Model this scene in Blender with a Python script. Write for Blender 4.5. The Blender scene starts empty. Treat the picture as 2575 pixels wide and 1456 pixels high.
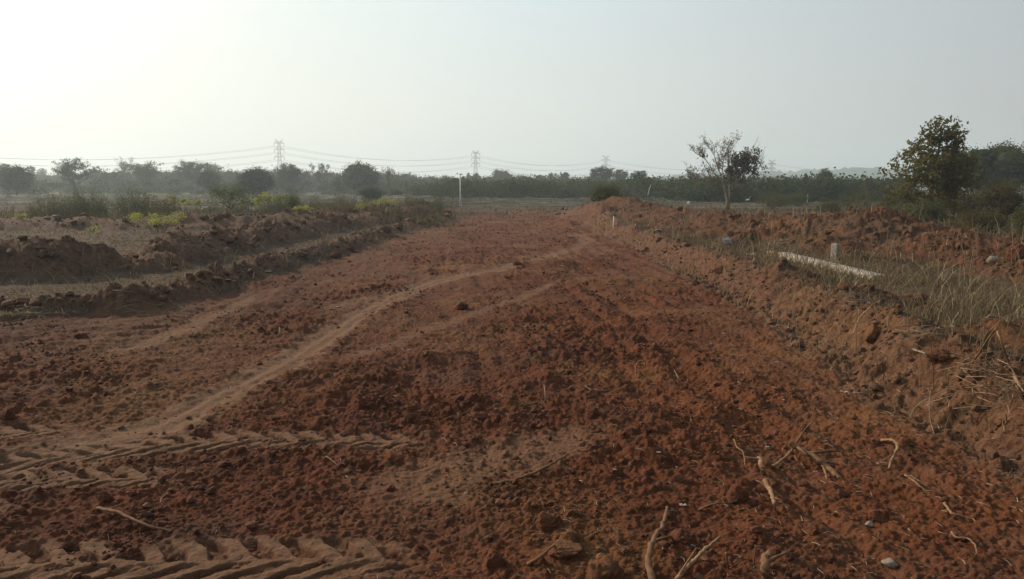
import bpy, math, random
import numpy as np
from mathutils import Vector

S = bpy.context.scene
COL = S.collection
rng = np.random.default_rng(7)
random.seed(7)
R = math.radians

# ------------------------------------------------------------------ camera maths
F = 1909.0; CU, CV = 1287.5, 728.0; HZ = 470.0; EYE = 1.6
PITCH = math.atan((CV-HZ)/F)
cp, sp = math.cos(PITCH), math.sin(PITCH)
def ray(u, v):
    a = (u-CU)/F; b = -(v-CV)/F
    return np.array([a, cp+b*sp, -sp+b*cp])       # x right, y forward, z up
def P(u, v, z=0.0):                                # point where the sight line meets height z
    d = ray(u, v); t = (z-EYE)/d[2]; return d[0]*t, d[1]*t
def at(u, v, Y):                                   # point on the sight line at distance Y
    d = ray(u, v); t = Y/d[1]; return d[0]*t, Y, EYE+d[2]*t

# ------------------------------------------------------------------ noise
def _h(ix, iy, s):
    n = (ix.astype(np.int64)*374761393 + iy.astype(np.int64)*668265263 + s*2147483647) & 0xffffffff
    n = ((n ^ (n >> 13))*1274126177) & 0xffffffff
    n = ((n ^ (n >> 16))*2246822519) & 0xffffffff
    return ((n ^ (n >> 15)) & 0xffffff)/float(0x1000000)
def vn(x, y, s=0):
    ix = np.floor(x); iy = np.floor(y); fx = x-ix; fy = y-iy
    def g(i, j):
        a = _h(ix+i, iy+j, s)*6.2831853
        return np.cos(a)*(fx-i)+np.sin(a)*(fy-j)
    ux = fx*fx*fx*(fx*(fx*6-15)+10); uy = fy*fy*fy*(fy*(fy*6-15)+10)
    a = g(0,0); b = g(1,0); c = g(0,1); d = g(1,1)
    return (a+(b-a)*ux+(c-a)*uy+(a-b-c+d)*ux*uy)*1.5
def fbm(x, y, o=3, s=0):
    r = 0; a = 1.0; t = 0
    for i in range(o):
        r = r+a*vn(x*2**i, y*2**i, s+i*17); t += a; a *= .5
    return r/t
def domes(x, y, cell, s=0, fill=.75):
    """rounded lumps, one per jittered cell"""
    X = x/cell; Y = y/cell; ix = np.floor(X); iy = np.floor(Y); best = np.zeros_like(X)
    for i in (-1,0,1):
        for j in (-1,0,1):
            cx = ix+i; cy = iy+j
            px = cx+_h(cx,cy,s); py = cy+_h(cx,cy,s+1)
            k = _h(cx,cy,s+2); k = np.where(k < fill, k/fill, 0); Rr = .22+.48*k
            an = _h(cx,cy,s+3)*3.14; el = .65+.35*_h(cx,cy,s+4)
            dx = X-px; dy = Y-py
            a = dx*np.cos(an)+dy*np.sin(an); b = (dy*np.cos(an)-dx*np.sin(an))/el
            q = 1-(a*a+b*b)/(Rr*Rr)
            best = np.maximum(best, np.where((q > 0) & (k > 0), np.sqrt(np.maximum(q,0))*Rr, 0))
    return best*cell
def ss(a, b, x):
    t = np.clip((x-a)/(b-a), 0, 1); return t*t*(3-2*t)
def seg_dist(x, y, pts):
    """distance to a polyline, plus arc position and interpolated extra values"""
    pts = np.array(pts, float); best = np.full(x.shape, 1e9); sv = np.zeros(x.shape); side = np.zeros(x.shape)
    ex = [np.zeros(x.shape) for _ in range(pts.shape[1]-2)]; acc = 0
    for p, q in zip(pts[:-1], pts[1:]):
        d = q[:2]-p[:2]; L = math.hypot(*d)
        tt = ((x-p[0])*d[0]+(y-p[1])*d[1])/L**2; t = np.clip(tt, 0, 1)
        ddx = x-p[0]-t*d[0]; ddy = y-p[1]-t*d[1]; D = np.hypot(ddx, ddy)
        m = D < best; best = np.where(m, D, best); sv = np.where(m, acc+tt*L, sv)
        side = np.where(m, np.sign(ddx*d[1]-ddy*d[0]), side)
        for k in range(len(ex)): ex[k] = np.where(m, p[2+k]+t*(q[2+k]-p[2+k]), ex[k])
        acc += L
    return best, sv, side, ex, acc

# ------------------------------------------------------------------ the lie of the land
LY = [0, 6.5, 8.6, 9.1, 9.5, 11.3, 13, 17, 25.4, 32, 39, 46, 60]
LX = [-16,-13,-8.0,-6.0,-4.6,-4.3,-4.4,-3.9,-3.8,-3.15,-2.4,-2.2,-2.2]
RY = [-5, 3, 5, 10, 19, 31, 40, 46, 60]
RX = [2.75,2.7,2.75,3.0,3.15,2.75,2.4,2.2,2.2]
# ridges: x, y, height, half width
RIDGES = {
 'kerb_left': [(-9,9.6,.05,.3),(-6.3,9.5,.10,.4),(-5.4,9.75,.14,.45),(-4.95,9.75,.23,.55),(-4.8,10.4,.11,.5),(-4.75,11.2,.19,.6),(-4.85,12.6,.17,.6),(-4.7,14.5,.17,.65),(-4.4,17.8,.19,.7),(-4.3,21.5,.16,.7),(-4.3,26,.16,.75),(-3.7,32,.14,.75),(-3.1,39,.10,.75)],
 'spoil_left': [(-17,11.0,.5,1.6),(-11.5,12.2,.55,1.7),(-8.6,13,.62,1.7),(-7.7,13.2,.6,1.6),(-7.15,13.4,.38,1.3),(-6.7,13.7,.22,1.0),(-7.0,15.6,.54,1.5),(-6.95,17.5,.52,1.5),(-6.85,19.3,.42,1.4),(-6.8,21,.50,1.5),(-6.75,24,.40,1.5),(-6.6,27,.52,1.7),(-6.1,30,.34,1.6),(-5.5,33,.38,1.6),(-4.7,37,.18,1.3),(-3.6,41,.10,1.2)],
 'bank_far_left': [(-45,30,.4,2),(-30,28.5,.42,2),(-19,28,.4,2),(-14.5,28.2,.36,2),(-12,28.5,.45,2),(-10,28.8,.42,2),(-8.7,30,.52,2.0),(-7.2,34,.52,2.2),(-6.0,36.5,.45,2.0),(-4.8,39,.18,1.8)],
 'lip_right': [(3.35,2,.10,.5),(3.4,5,.10,.5),(3.5,7,.14,.5),(3.75,10,.12,.5),(3.8,13.8,.12,.6),(3.6,19.5,.10,.6),(3.3,30,.10,.7),(2.9,40,.08,.7)],
 'spoil_right': [(3.6,42,.15,1.4),(4.2,38,.42,2.4),(4.75,32.5,.90,2.8),(5.3,28,.55,2.6),(6.0,24,.5,2.6),(6.7,20,.5,2.8),(7.1,17.5,.62,2.8),(7.5,15.4,.74,2.8),(7.95,14,.50,2.7),(8.4,12.5,.36,2.6),(8.8,10,.34,2.6),(9.3,7,.36,2.5),(9.9,1,.4,2.5)],
}
TRACK_MAIN = [P(u,v)+(w,) for u,v,w in ((-200,1215,.34),(150,1140,.32),(390,1075,.26),(540,1000,.23),(700,925,.22),(810,855,.22),(900,795,.24),(990,745,.24),(1100,705,.26),(1235,680,.26),(1330,662,.2))]
TRACKS = [TRACK_MAIN,
 [P(u,v)+(w,) for u,v,w in ((250,895,.18),(350,868,.2),(445,838,.18),(520,805,.16),(600,768,.14),(650,740,.1))],
 [P(u,v)+(w,) for u,v,w in ((850,920,.11),(1000,860,.12),(1170,795,.12),(1290,757,.12),(1405,708,.1))],
 [P(u,v)+(w,) for u,v,w in ((1300,665,.2),(1380,645,.22),(1455,622,.22),(1480,605,.22),(1450,588,.2))],
 [P(u,v)+(w,) for u,v,w in ((870,1270,.3),(1000,1235,.34),(1200,1170,.32),(1420,1105,.26),(1560,1080,.16))],
 [P(u,v)+(w,) for u,v,w in ((820,785,.18),(900,755,.2),(960,740,.15))],
]
TREADS = [  # centre line in the world, half width
 [P(u,v)+(w,) for u,v,w in ((-140,1178,.18),(0,1166,.18),(250,1134,.18),(500,1112,.18),(800,1106,.18),(1140,1118,.16))],
 [P(u,v)+(w,) for u,v,w in ((-140,1225,.18),(0,1216,.18),(250,1206,.18),(520,1196,.16))],
 [P(u,v)+(w,) for u,v,w in ((-260,1470,.2),(0,1428,.2),(300,1416,.2),(600,1410,.2),(850,1408,.2),(1160,1416,.17))],
 [P(u,v)+(w,) for u,v,w in ((-200,1290,.14),(0,1288,.14),(110,1292,.12))],
 [P(u,v)+(w,) for u,v,w in ((-60,1098,.17),(80,1087,.17),(260,1074,.14))],
]
def xL(y): return np.interp(y, LY, LX)
def xR(y): return np.interp(y, RY, RX)

def terrain(x, y, cell=None, fine=True):
    """height and soil masks at points (x, y); cell = local mesh spacing"""
    x = np.asarray(x, float); y = np.asarray(y, float)
    if cell is None: cell = np.zeros_like(x)
    lod = lambda wl: np.clip(wl/(cell*1.6+1e-6)-.25, 0, 1)
    lodb = lambda wl: np.clip(wl/(cell*3.2+1e-6)-.25, 0, 1)
    wob = .18*vn(x*.9, y*.9, 5)+.06*vn(x*3.1, y*3.1, 6)
    yw = y+2.2*wob
    dl = (x-xL(yw))+wob; dr = (xR(y)-x)+wob
    end = 46.5+1.2*vn(x*.35, y*.1, 9)-y
    inL = ss(-.35, .25, dl); inR = ss(-.72, -.12, dr); inE = ss(-1.5, .5, end)
    road = ss(-.1,.15,dl)*ss(-.12,.1,dr)*ss(-.5,.5,end)
    z = .07*(1-inL)+.29*(1-inR)*(1-.6*ss(22, 50, y))
    z = z*inE+.10*(1-inE)
    # camera stands on graded earth, the road falls very slightly to the left
    far = ss(46, 60, y)
    bank = np.zeros_like(x)
    rw = 1+.35*vn(x*.8, y*.8, 21)+.18*vn(x*2.3, y*2.3, 22)
    lump = np.zeros_like(x)
    for nm, pts in RIDGES.items():
        d, s, sd, (h, w), L = seg_dist(x, y, pts)
        h = h*(1+(.12 if nm == 'spoil_right' else .25)*vn(s*.9, sd*.3, 31+len(nm))+.18*vn(s*2.7, sd*.2, 37)); w = w*rw*(.74 if nm in ('kerb_left','spoil_left') else 1)
        q = np.clip(1-d/w, 0, 1)
        prof = ss(0, 1, q)**.85
        z = np.maximum(z, z*.5+h*prof+z*.5*(1-prof)*1.0) if False else z+h*prof
        m = ss(*{'spoil_right':(.18,.36),'spoil_left':(.12,.35)}.get(nm,(.05,.3)), q)*(1. if 'lip' not in nm else .55)
        bank = np.maximum(bank, m); lump = np.maximum(lump, prof)
    # extra mounds: x, y, height, radius
    for mx, my, mh, mr in ((-4.7,38.5,.30,1.7),(-6.3,35.5,.18,1.5),(-2.75,43.5,.18,1.1),(1.4,45.5,.25,1.6),(7.6,15.6,.10,1.0),
                           (-4.6,9.8,.06,.5),(2.6,44,.2,1.3),(4.05,8.3,.13,.5),(4.3,6.3,.14,.55),(3.9,10.6,.1,.5),(4.9,5.2,.2,.8),(4.6,4.2,.24,.9)):
        q = np.clip(1-np.hypot(x-mx, (y-my)*.8)/(mr*rw), 0, 1); p = ss(0,1,q)
        z = z+mh*p; bank = np.maximum(bank, ss(.05,.35,q))
    # graded heaps across the road
    for mx, my, mh, ax, ay in ((1.1,15.3,.10,1.9,.5),(.3,13.6,.07,1.0,.35),(2.0,12.4,.08,1.1,.5),(-.75,6.9,.06,.7,.35),(.35,6.1,.07,.7,.3),(-.2,5.6,.06,.9,.3),(1.5,5.2,.05,.6,.4),(-1.2,5.7,.05,.4,.25)):
        q = ((x-mx)/ax)**2+((y-my)/ay)**2; z = z+mh*np.exp(-q*1.6)*(1+.6*vn(x*3,y*3,44))
    cut = ss(-.95,-.7,dr)*ss(.12,-.1,dr)*(1-ss(20,40,y))*(x > 0); bank = np.maximum(bank, .85*cut); lump = np.maximum(lump, .45*cut)
    track = np.zeros_like(x); tread = np.zeros_like(x)
    near = (y < 60) & (np.abs(x) < 30)
    for i, pts in enumerate(TRACKS):
        d, s, sd, (w,), L = seg_dist(x, y, pts)
        w = w*(1.02 if i == 0 else 1)*(1+.25*vn(s*1.3, s*0+3.3, 51+i)+.25*vn(x*6,y*6,60))
        fade = ss(-.1,.4,s)*ss(-.2,.5,L-s)
        m = ss(1.3, .45, d/w+.5*vn(x*7,y*7,61)+.35*vn(x*22,y*22,62))*fade
        if i == 0: z = z+(.005*np.cos(sd*d/w*9+.8*vn(s*.8,s*0,63))-.012*ss(1.1,.2,d/w)+.014*np.exp(-((d/w-1.15)/.25)**2))*fade*ss(1.6,.9,d/w)*road
        track = np.maximum(track, m*(1 if i == 0 else (.62,.68,.62,.65,.6,.6)[i]))
    for i, pts in enumerate(TREADS):
        d, s, sd, (w,), L = seg_dist(x, y, pts)
        fade = ss(0,.15,s)*ss(-.02,.45,L-s)*ss(-.85,-.4,vn(x*2.1,y*3.1+i*9,70)+.35*vn(x*7,y*9,75))
        t = d/w*sd; m = ss(1.15,.80,np.abs(t)+.2*vn(x*9,y*9,76))*fade
        pit = .19
        st = s+.020*vn(x*7,y*7,71)
        up = t < 0
        ph = np.where(up, st/pit+np.abs(t)*.85+.5, st/pit+np.abs(t)*1.5)+.12*vn(s*2.1,t*1.5,73)
        fr = ph-np.floor(ph)
        lug = ss(.0,.11,fr)*ss(.56,.44,fr)*ss(.02,.16,np.abs(t))*ss(1.05,.85,np.abs(t))
        lug = lug*np.clip(.8+.7*vn(s*4,t*2,72),.15,1.3)
        z = z+m*(.002-.034*lug+.006*vn(x*14,y*14,74))
        tread = np.maximum(tread, m*(1-.75*lug))
    track = track*road; 
    smooth = np.clip(np.maximum(track*1.15, np.maximum(tread, 0)), 0, 1)
    pack = np.zeros_like(x)
    # paddy plots with low earth bunds
    fld = far*ss(0,1,(y-47)/5)
    if fld.max() > 0:
        row = y+1.6*vn(x*.03,y*.02,80)*6; 
        k = np.floor(row/7.5); fr = row/7.5-k
        z = z+fld*((_h(k, k*0, 81)-.5)*.16+.26*np.exp(-((fr-.5)/.05)**2)*(.6+.6*vn(x*.4,y*.4,82)))
        cl = x+4*vn(y*.06,k,83)+_h(k,k*0,84)*14; kc = np.floor(cl/16); fc = cl/16-kc
        z = z+fld*.14*np.exp(-((fc-.5)/.022)**2)*ss(160,120,y)
        z = z+fld*.05*fbm(x*.3,y*.3,3,85)
    # the plain lifts gently to the right, far off
    z = z+ss(300,900,y)*0
    if fine:
        rough = (1-.72*smooth)*(1-far)
        gr = np.clip((1-road)*(1-bank),0,1)
        rb = np.clip(1-.6*gr,0,1)*rough
        z = z+.030*fbm(x*1.1,y*1.1,2,90)*(1-.5*smooth)*(1-.5*far)
        z = z+.026*fbm(x*4,y*4,3,91)*rb*lod(.2)
        # sweep marks left by the grader, arcs about a turning point
        st_ = road*ss(3.2,4.5,y)*rough*(.4+.6*ss(-.3,.3,vn(x*.6,y*.25,160)))
        z = z+(.026+.03*ss(0,1.5,x))*vn(x*4.2+.35*y+.5*vn(x*.9,y*.6,161), y*.30, 162)*st_*lod(.2)+.012*vn(x*10+.8*y, y*.7, 163)*st_*lod(.1)
        rr = np.hypot(x+1.3, y-2.6); an = np.arctan2(y-2.6, x+1.3)
        arc = ss(1.9,2.6,rr)*ss(9.5,7,rr)*ss(-.1,.25,an)*ss(2.9,2.2,an)*road
        z = z+.042*(.3-np.abs(vn(rr*2.6+.6*vn(x*1.2,y*1.2,95), an*1.3, 92)))*arc*rough*lod(.15)+.014*vn(rr*6+.8*vn(x*1.2,y*1.2,95), an*1.6, 94)*arc*rough*lod(.15)
        z = z+.010*vn(rr*12, an*5, 93)*arc*rough*lod(.08)
        pack = ss(.0,.32,vn(x*.55+3,y*.33,98)+.5*vn(x*1.7,y*1.2,99))*road*(1-.6*ss(20,35,y))
        pn = (1-.8*pack)*.25+(1-.85*pack)*1.35*ss(-.35,.5,vn(x*.75,y*.75,96)+.4*vn(x*2.1,y*2.1,97))
        pn2 = pn*(1+1.0*bank)
        z = z+.30*domes(x+.05*vn(x*9,y*9,4),y+.05*vn(x*9,y*9,8),.19,100,.28)*rb*pn2*lod(.2)*.6
        z = z+domes(x+.02*vn(x*22,y*22,3),y+.02*vn(x*22,y*22,13),.085,110,.5)*rb*pn*.42*lod(.08)
        z = z+domes(x+.01*vn(x*45,y*45,14),y,.040,120,.8)*rb*.5*lod(.035)
        z = z+.012*(fbm(x*15,y*15,3,131))*rough*lod(.05)
        z = z+.006*vn(x*42,y*42,130)*rough*lod(.02)
        # slumps and clods on the banks
        z = z+bank*(.06*fbm(x*1.5,y*1.5,2,140)+.055*fbm(x*4.5,y*4.5,3,141)+(domes(x+.06*vn(x*6,y*6,4),y+.06*vn(x*6,y*6,8),.24,145,.4)*.26+.035*fbm(x*11,y*11,3,142)+domes(x+.03*vn(x*16,y*16,4),y,.10,146,.5)*.3)*lodb(.2))*np.clip(lump+.4,0,1)
        # gullies down the cut face on the right
        z = z-cut*.07*np.abs(vn(y*3.5,x*.8,150))*lod(.2)
    return z, dict(road=road, bank=bank, track=track, tread=tread, far=far, smooth=smooth, pack=pack)

def H(x, y):
    z, _ = terrain(np.atleast_1d(x), np.atleast_1d(y)); return z if np.ndim(x) else float(z[0])
def G(u, v, tmax=140):
    """first point where the sight line through (u, v) meets the ground"""
    d = ray(u, v); t = np.exp(np.linspace(math.log(1.5), math.log(tmax), 1500)); x = d[0]*t; y = d[1]*t; z = EYE+d[2]*t
    g, _ = terrain(x, y, fine=False); i = np.argmax(z < g)
    if not (z < g).any(): i = -1
    zz = H(x[i], y[i]); return float(x[i]), float(y[i]), zz

# ------------------------------------------------------------------ object helpers
def tag(o, label=None, cat=None, group=None, kind=None):
    if label: o['label'] = label
    if cat: o['category'] = cat
    if group: o['group'] = group
    if kind: o['kind'] = kind
    return o
def mesh_np(name, V, Fc, mat=None, parent=None, smooth=True, attrs=None, loc=None):
    V = np.asarray(V, np.float32); Fc = np.asarray(Fc, np.int32); n = Fc.shape[1]
    me = bpy.data.meshes.new(name); me.vertices.add(len(V)); me.vertices.foreach_set('co', V.ravel())
    me.loops.add(Fc.size); me.loops.foreach_set('vertex_index', Fc.ravel())
    me.polygons.add(len(Fc)); me.polygons.foreach_set('loop_start', np.arange(0, Fc.size, n, dtype=np.int32))
    me.polygons.foreach_set('use_smooth', np.full(len(Fc), smooth))
    me.update(calc_edges=True)
    if attrs:
        for k, a in attrs.items():
            a = np.asarray(a, np.float32)
            if a.ndim == 1:
                at_ = me.attributes.new(k, 'FLOAT', 'POINT'); at_.data.foreach_set('value', a)
            else:
                at_ = me.attributes.new(k, 'FLOAT_COLOR', 'POINT'); at_.data.foreach_set('color', a.ravel())
    if mat: me.materials.append(mat)
    o = bpy.data.objects.new(name, me); COL.objects.link(o)
    if parent: o.parent = parent
    if loc is not None: o.location = loc
    return o
def empty(name, loc=(0,0,0), rz=0):
    o = bpy.data.objects.new(name, None); COL.objects.link(o); o.location = loc; o.rotation_euler = (0,0,rz)
    o.empty_display_size = .2; return o
class MB:
    """collects tubes, boxes and lumps into one mesh"""
    def __init__(s): s.v = []; s.f = []; s.n = 0
    def add(s, V, Fq):
        V = np.asarray(V, float); s.v.append(V); s.f += [tuple(int(i)+s.n for i in f) for f in Fq]; s.n += len(V); return s
    def tube(s, pts, rad, n=6, flat=1.0, cap=True):
        pts = np.array(pts, float); m = len(pts)
        rad = np.full(m, float(rad)) if np.ndim(rad) == 0 else np.asarray(rad, float)
        T = np.gradient(pts, axis=0); T /= np.linalg.norm(T, axis=1)[:,None]+1e-9
        up = np.array([0,0,1.]) if abs(T[0][2]) < .9 else np.array([1.,0,0])
        A = np.cross(T, up); A /= np.linalg.norm(A, axis=1)[:,None]+1e-9; B = np.cross(A, T)
        a = np.linspace(0, 2*math.pi, n, endpoint=False)
        V = (pts[:,None]+rad[:,None,None]*(np.cos(a)[None,:,None]*A[:,None]+flat*np.sin(a)[None,:,None]*B[:,None])).reshape(-1,3)
        Fq = [(i*n+j, i*n+(j+1)%n, (i+1)*n+(j+1)%n, (i+1)*n+j) for i in range(m-1) for j in range(n)]
        if cap: Fq += [tuple(range(n))[::-1], tuple((m-1)*n+j for j in range(n))]
        return s.add(V, Fq)
    def box(s, c, d, rot=None, taper=1.0):
        x,y,z = [k/2 for k in d]
        V = np.array([(-x,-y,-z),(x,-y,-z),(x,y,-z),(-x,y,-z),(-x*taper,-y*taper,z),(x*taper,-y*taper,z),(x*taper,y*taper,z),(-x*taper,y*taper,z)])
        if rot is not None: V = V@np.array(rot).T
        return s.add(V+np.array(c), [(0,3,2,1),(4,5,6,7),(0,1,5,4),(1,2,6,5),(2,3,7,6),(3,0,4,7)])
    def build(s, name, mat, parent=None, loc=None, smooth=True, bevel=0):
        me = bpy.data.meshes.new(name); me.from_pydata(np.concatenate(s.v).tolist(), [], s.f)
        me.polygons.foreach_set('use_smooth', [smooth]*len(me.polygons)); me.materials.append(mat); me.update()
        o = bpy.data.objects.new(name, me); COL.objects.link(o)
        if parent: o.parent = parent
        if loc is not None: o.location = loc
        if bevel:
            b = o.modifiers.new('b','BEVEL'); b.width = bevel; b.segments = 2
        return o

# ------------------------------------------------------------------ materials
def mat(name):
    m = bpy.data.materials.new(name); m.use_nodes = True; nt = m.node_tree
    b = nt.nodes['Principled BSDF']; b.inputs['Specular IOR Level'].default_value = .15; b.inputs['Roughness'].default_value = .9
    return m, nt, b
def nd(nt, t, **kw):
    n = nt.nodes.new(t)
    for k, v in kw.items():
        if k in n.inputs.keys() if isinstance(k, str) else False: n.inputs[k].default_value = v
        else: setattr(n, k, v)
    return n
def noise(nt, scale, detail=4, rough=.55, vec=None):
    n = nt.nodes.new('ShaderNodeTexNoise'); n.inputs['Scale'].default_value = scale; n.inputs['Detail'].default_value = detail; n.inputs['Roughness'].default_value = rough
    if vec is not None: nt.links.new(vec, n.inputs['Vector'])
    return n.outputs['Fac']
def ramp(nt, fac, stops):
    r = nt.nodes.new('ShaderNodeValToRGB'); e = r.color_ramp.elements
    while len(e) > 1: e.remove(e[-1])
    for i, (p, c) in enumerate(stops):
        k = e[0] if i == 0 else e.new(p); k.position = p; k.color = (*c, 1) if len(c) == 3 else c
    nt.links.new(fac, r.inputs['Fac']); return r.outputs['Color']
def mix(nt, f, a, b, mode='MIX'):
    n = nt.nodes.new('ShaderNodeMix'); n.data_type = 'RGBA'; n.blend_type = mode
    for s, v in ((0, f), (6, a), (7, b)):
        if hasattr(v, 'links'): nt.links.new(v, n.inputs[s])
        else: n.inputs[s].default_value = (*v, 1) if isinstance(v, (tuple, list)) and len(v) == 3 else v
    return n.outputs[2]
def mth(nt, op, a, b=None, c=None):
    n = nt.nodes.new('ShaderNodeMath'); n.operation = op
    for i, v in enumerate((a, b, c)):
        if v is None: continue
        if hasattr(v, 'links'): nt.links.new(v, n.inputs[i])
        else: n.inputs[i].default_value = v
    return n.outputs[0]
def bump(nt, h, strength, dist, prev=None):
    b = nt.nodes.new('ShaderNodeBump'); b.inputs['Strength'].default_value = strength; b.inputs['Distance'].default_value = dist
    nt.links.new(h, b.inputs['Height'])
    if prev is not None: nt.links.new(prev, b.inputs['Normal'])
    return b.outputs['Normal']

RED1 = (.124,.040,.018); RED2 = (.070,.022,.011); DUST = (.165,.080,.044); OCHRE = (.152,.072,.028); GREY = (.085,.046,.031)
THATCH = (.098,.068,.046); THATCH2 = (.054,.036,.026)
def soil_color(nt, pos):
    big = noise(nt, .45, 4, .6, pos); mid = noise(nt, 2.2, 5, .6, pos); sm = noise(nt, 14, 6, .65, pos); gr = noise(nt, 110, 3, .6, pos)
    c = mix(nt, ramp(nt, mid, [(.35,(0,0,0)),(.65,(1,1,1))]), RED2, RED1)
    c = mix(nt, ramp(nt, big, [(.5,(0,0,0)),(.66,(.8,.8,.8))]), c, OCHRE)
    c = mix(nt, ramp(nt, sm, [(.5,(0,0,0)),(.75,(.5,.5,.5))]), c, DUST)
    c = mix(nt, ramp(nt, sm, [(.28,(.6,.6,.6)),(.42,(0,0,0))]), c, (.062,.024,.016))
    # crumbs of pale grit
    c = mix(nt, ramp(nt, gr, [(.62,(0,0,0)),(.74,(.4,.4,.4))]), c, (.24,.14,.09))
    c = mix(nt, ramp(nt, noise(nt,1.1,5,.65,pos), [(.54,(0,0,0)),(.66,(.75,.75,.75))]), c, (.058,.024,.018))   # damp patches
    return c, mid, sm, gr
def ground_material(name):
    m, nt, b = mat(name); L = nt.links.new
    geo = nt.nodes.new('ShaderNodeNewGeometry'); pos = geo.outputs['Position']
    a1 = nd(nt, 'ShaderNodeAttribute', attribute_name='m1'); s1 = nt.nodes.new('ShaderNodeSeparateColor'); L(a1.outputs['Color'], s1.inputs[0])
    a2 = nd(nt, 'ShaderNodeAttribute', attribute_name='m2'); s2 = nt.nodes.new('ShaderNodeSeparateColor'); L(a2.outputs['Color'], s2.inputs[0])
    track, grass, field = s1.outputs; green, right, purple = s2.outputs
    brown = a1.outputs['Alpha']
    c, mid, sm, gr = soil_color(nt, pos)
    c = mix(nt, mth(nt,'MULTIPLY',purple,.55), c, GREY)
    c = mix(nt, mth(nt,'MULTIPLY',brown,.6), c, mix(nt, ramp(nt, sm, [(.36,(0,0,0)),(.62,(1,1,1))]), (.050,.027,.018), (.165,.098,.060)))
    c = mix(nt, mth(nt,'MULTIPLY',right,.30), c, (.185,.070,.024))
    tr = mix(nt, sm, (.138,.073,.042), (.215,.122,.074))
    c = mix(nt, mth(nt,'MULTIPLY',track,.9), c, tr)
    gn = noise(nt, 5, 6, .7, pos)
    gcol = mix(nt, ramp(nt, gn, [(.35,(0,0,0)),(.62,(1,1,1))]), THATCH2, THATCH)
    gf = mth(nt,'MULTIPLY', grass, ramp(nt, noise(nt, 9, 5, .7, pos), [(.30,(.35,.35,.35)),(.5,(1,1,1))]))
    c = mix(nt, gf, c, gcol)
    # paddy plots: stretched bands of stubble and bare earth
    mp = nt.nodes.new('ShaderNodeMapping'); mp.inputs['Scale'].default_value = (.03,.28,1); L(pos, mp.inputs[0])
    fn = noise(nt, 1.0, 5, .6, mp.outputs[0])
    fc = mix(nt, ramp(nt, fn, [(.40,(0,0,0)),(.58,(1,1,1))]), (.030,.027,.020), (.088,.067,.048))
    mp2 = nt.nodes.new('ShaderNodeMapping'); mp2.inputs['Scale'].default_value = (.02,.9,1); L(pos, mp2.inputs[0]); f2 = noise(nt, 1.0, 3, .6, mp2.outputs[0])
    fc = mix(nt, ramp(nt, f2, [(.52,(0,0,0)),(.58,(.85,.85,.85))]), fc, (.020,.017,.014))
    fc = mix(nt, ramp(nt, f2, [(.36,(.7,.7,.7)),(.42,(0,0,0))]), fc, (.19,.155,.11))
    fc = mix(nt, mth(nt,'MULTIPLY',sm,.25), fc, (.11,.115,.05))
    c = mix(nt, field, c, fc)
    c = mix(nt, green, c, (.10,.17,.035))
    L(c, b.inputs['Base Color']); b.inputs['Roughness'].default_value = .95; b.inputs['Specular IOR Level'].default_value = .08
    n = bump(nt, noise(nt, 55, 6, .7, pos), .9, .018)
    n = bump(nt, noise(nt, 9, 5, .65, pos), .55, .05, n)
    L(n, b.inputs['Normal'])
    return m
M_GROUND = ground_material('earth')
def simple(name, c1, c2, scale=20, rough=.9, bumpd=.004, coord='Object', spec=.15):
    m, nt, b = mat(name)
    tc = nt.nodes.new('ShaderNodeTexCoord')
    f = noise(nt, scale, 5, .65, tc.outputs[coord])
    nt.links.new(mix(nt, ramp(nt, f, [(.32,(0,0,0)),(.68,(1,1,1))]), c1, c2), b.inputs['Base Color'])
    b.inputs['Roughness'].default_value = rough; b.inputs['Specular IOR Level'].default_value = spec
    nt.links.new(bump(nt, noise(nt, scale*3, 5, .7, tc.outputs[coord]), .7, bumpd), b.inputs['Normal'])
    return m
def clod_material(name='soil_clod'):
    m, nt, b = mat(name)
    geo = nt.nodes.new('ShaderNodeNewGeometry')
    c, mid, sm, gr = soil_color(nt, geo.outputs['Position'])
    a = nd(nt, 'ShaderNodeAttribute', attribute_name='tint')
    c = mix(nt, ramp(nt, a.outputs['Fac'], [(.5,(0,0,0)),(1,(.35,.35,.35))]), c, (.20,.115,.075))
    c = mix(nt, ramp(nt, a.outputs['Fac'], [(0,(.5,.5,.5)),(.4,(0,0,0))]), c, (.060,.026,.018))
    nt.links.new(c, b.inputs['Base Color'])
    nt.links.new(bump(nt, noise(nt, 90, 5, .7, geo.outputs['Position']), .7, .008), b.inputs['Normal'])
    return m
M_CLOD = clod_material()
def bank_clod_material():
    m = clod_material('bank_clod'); nt = m.node_tree; b = nt.nodes['Principled BSDF']; src = b.inputs['Base Color'].links[0].from_socket
    g = nt.nodes.new('ShaderNodeNewGeometry'); f = noise(nt, 3, 4, .6, g.outputs['Position'])
    nt.links.new(mix(nt, .6, src, mix(nt, f, (.070,.038,.023), (.145,.083,.049))), b.inputs['Base Color']); return m
M_BANKCLOD = bank_clod_material()
def leaf_material(name, stops, trans=.35, glow=(.13,.16,.03)):
    """stops: colours across the leaf-to-leaf variation"""
    m, nt, b = mat(name); L = nt.links.new
    a = nd(nt, 'ShaderNodeAttribute', attribute_name='tint')
    n = len(stops); c = ramp(nt, a.outputs['Fac'], [(i/(n-1), s) for i, s in enumerate(stops)])
    L(c, b.inputs['Base Color']); b.inputs['Roughness'].default_value = .8; b.inputs['Specular IOR Level'].default_value = .10
    t = nt.nodes.new('ShaderNodeBsdfTranslucent'); L(mix(nt, .5, c, glow), t.inputs['Color'])
    ms = nt.nodes.new('ShaderNodeMixShader'); ms.inputs[0].default_value = trans
    L(b.outputs[0], ms.inputs[1]); L(t.outputs[0], ms.inputs[2]); L(ms.outputs[0], nt.nodes['Material Output'].inputs[0])
    return m
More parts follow.
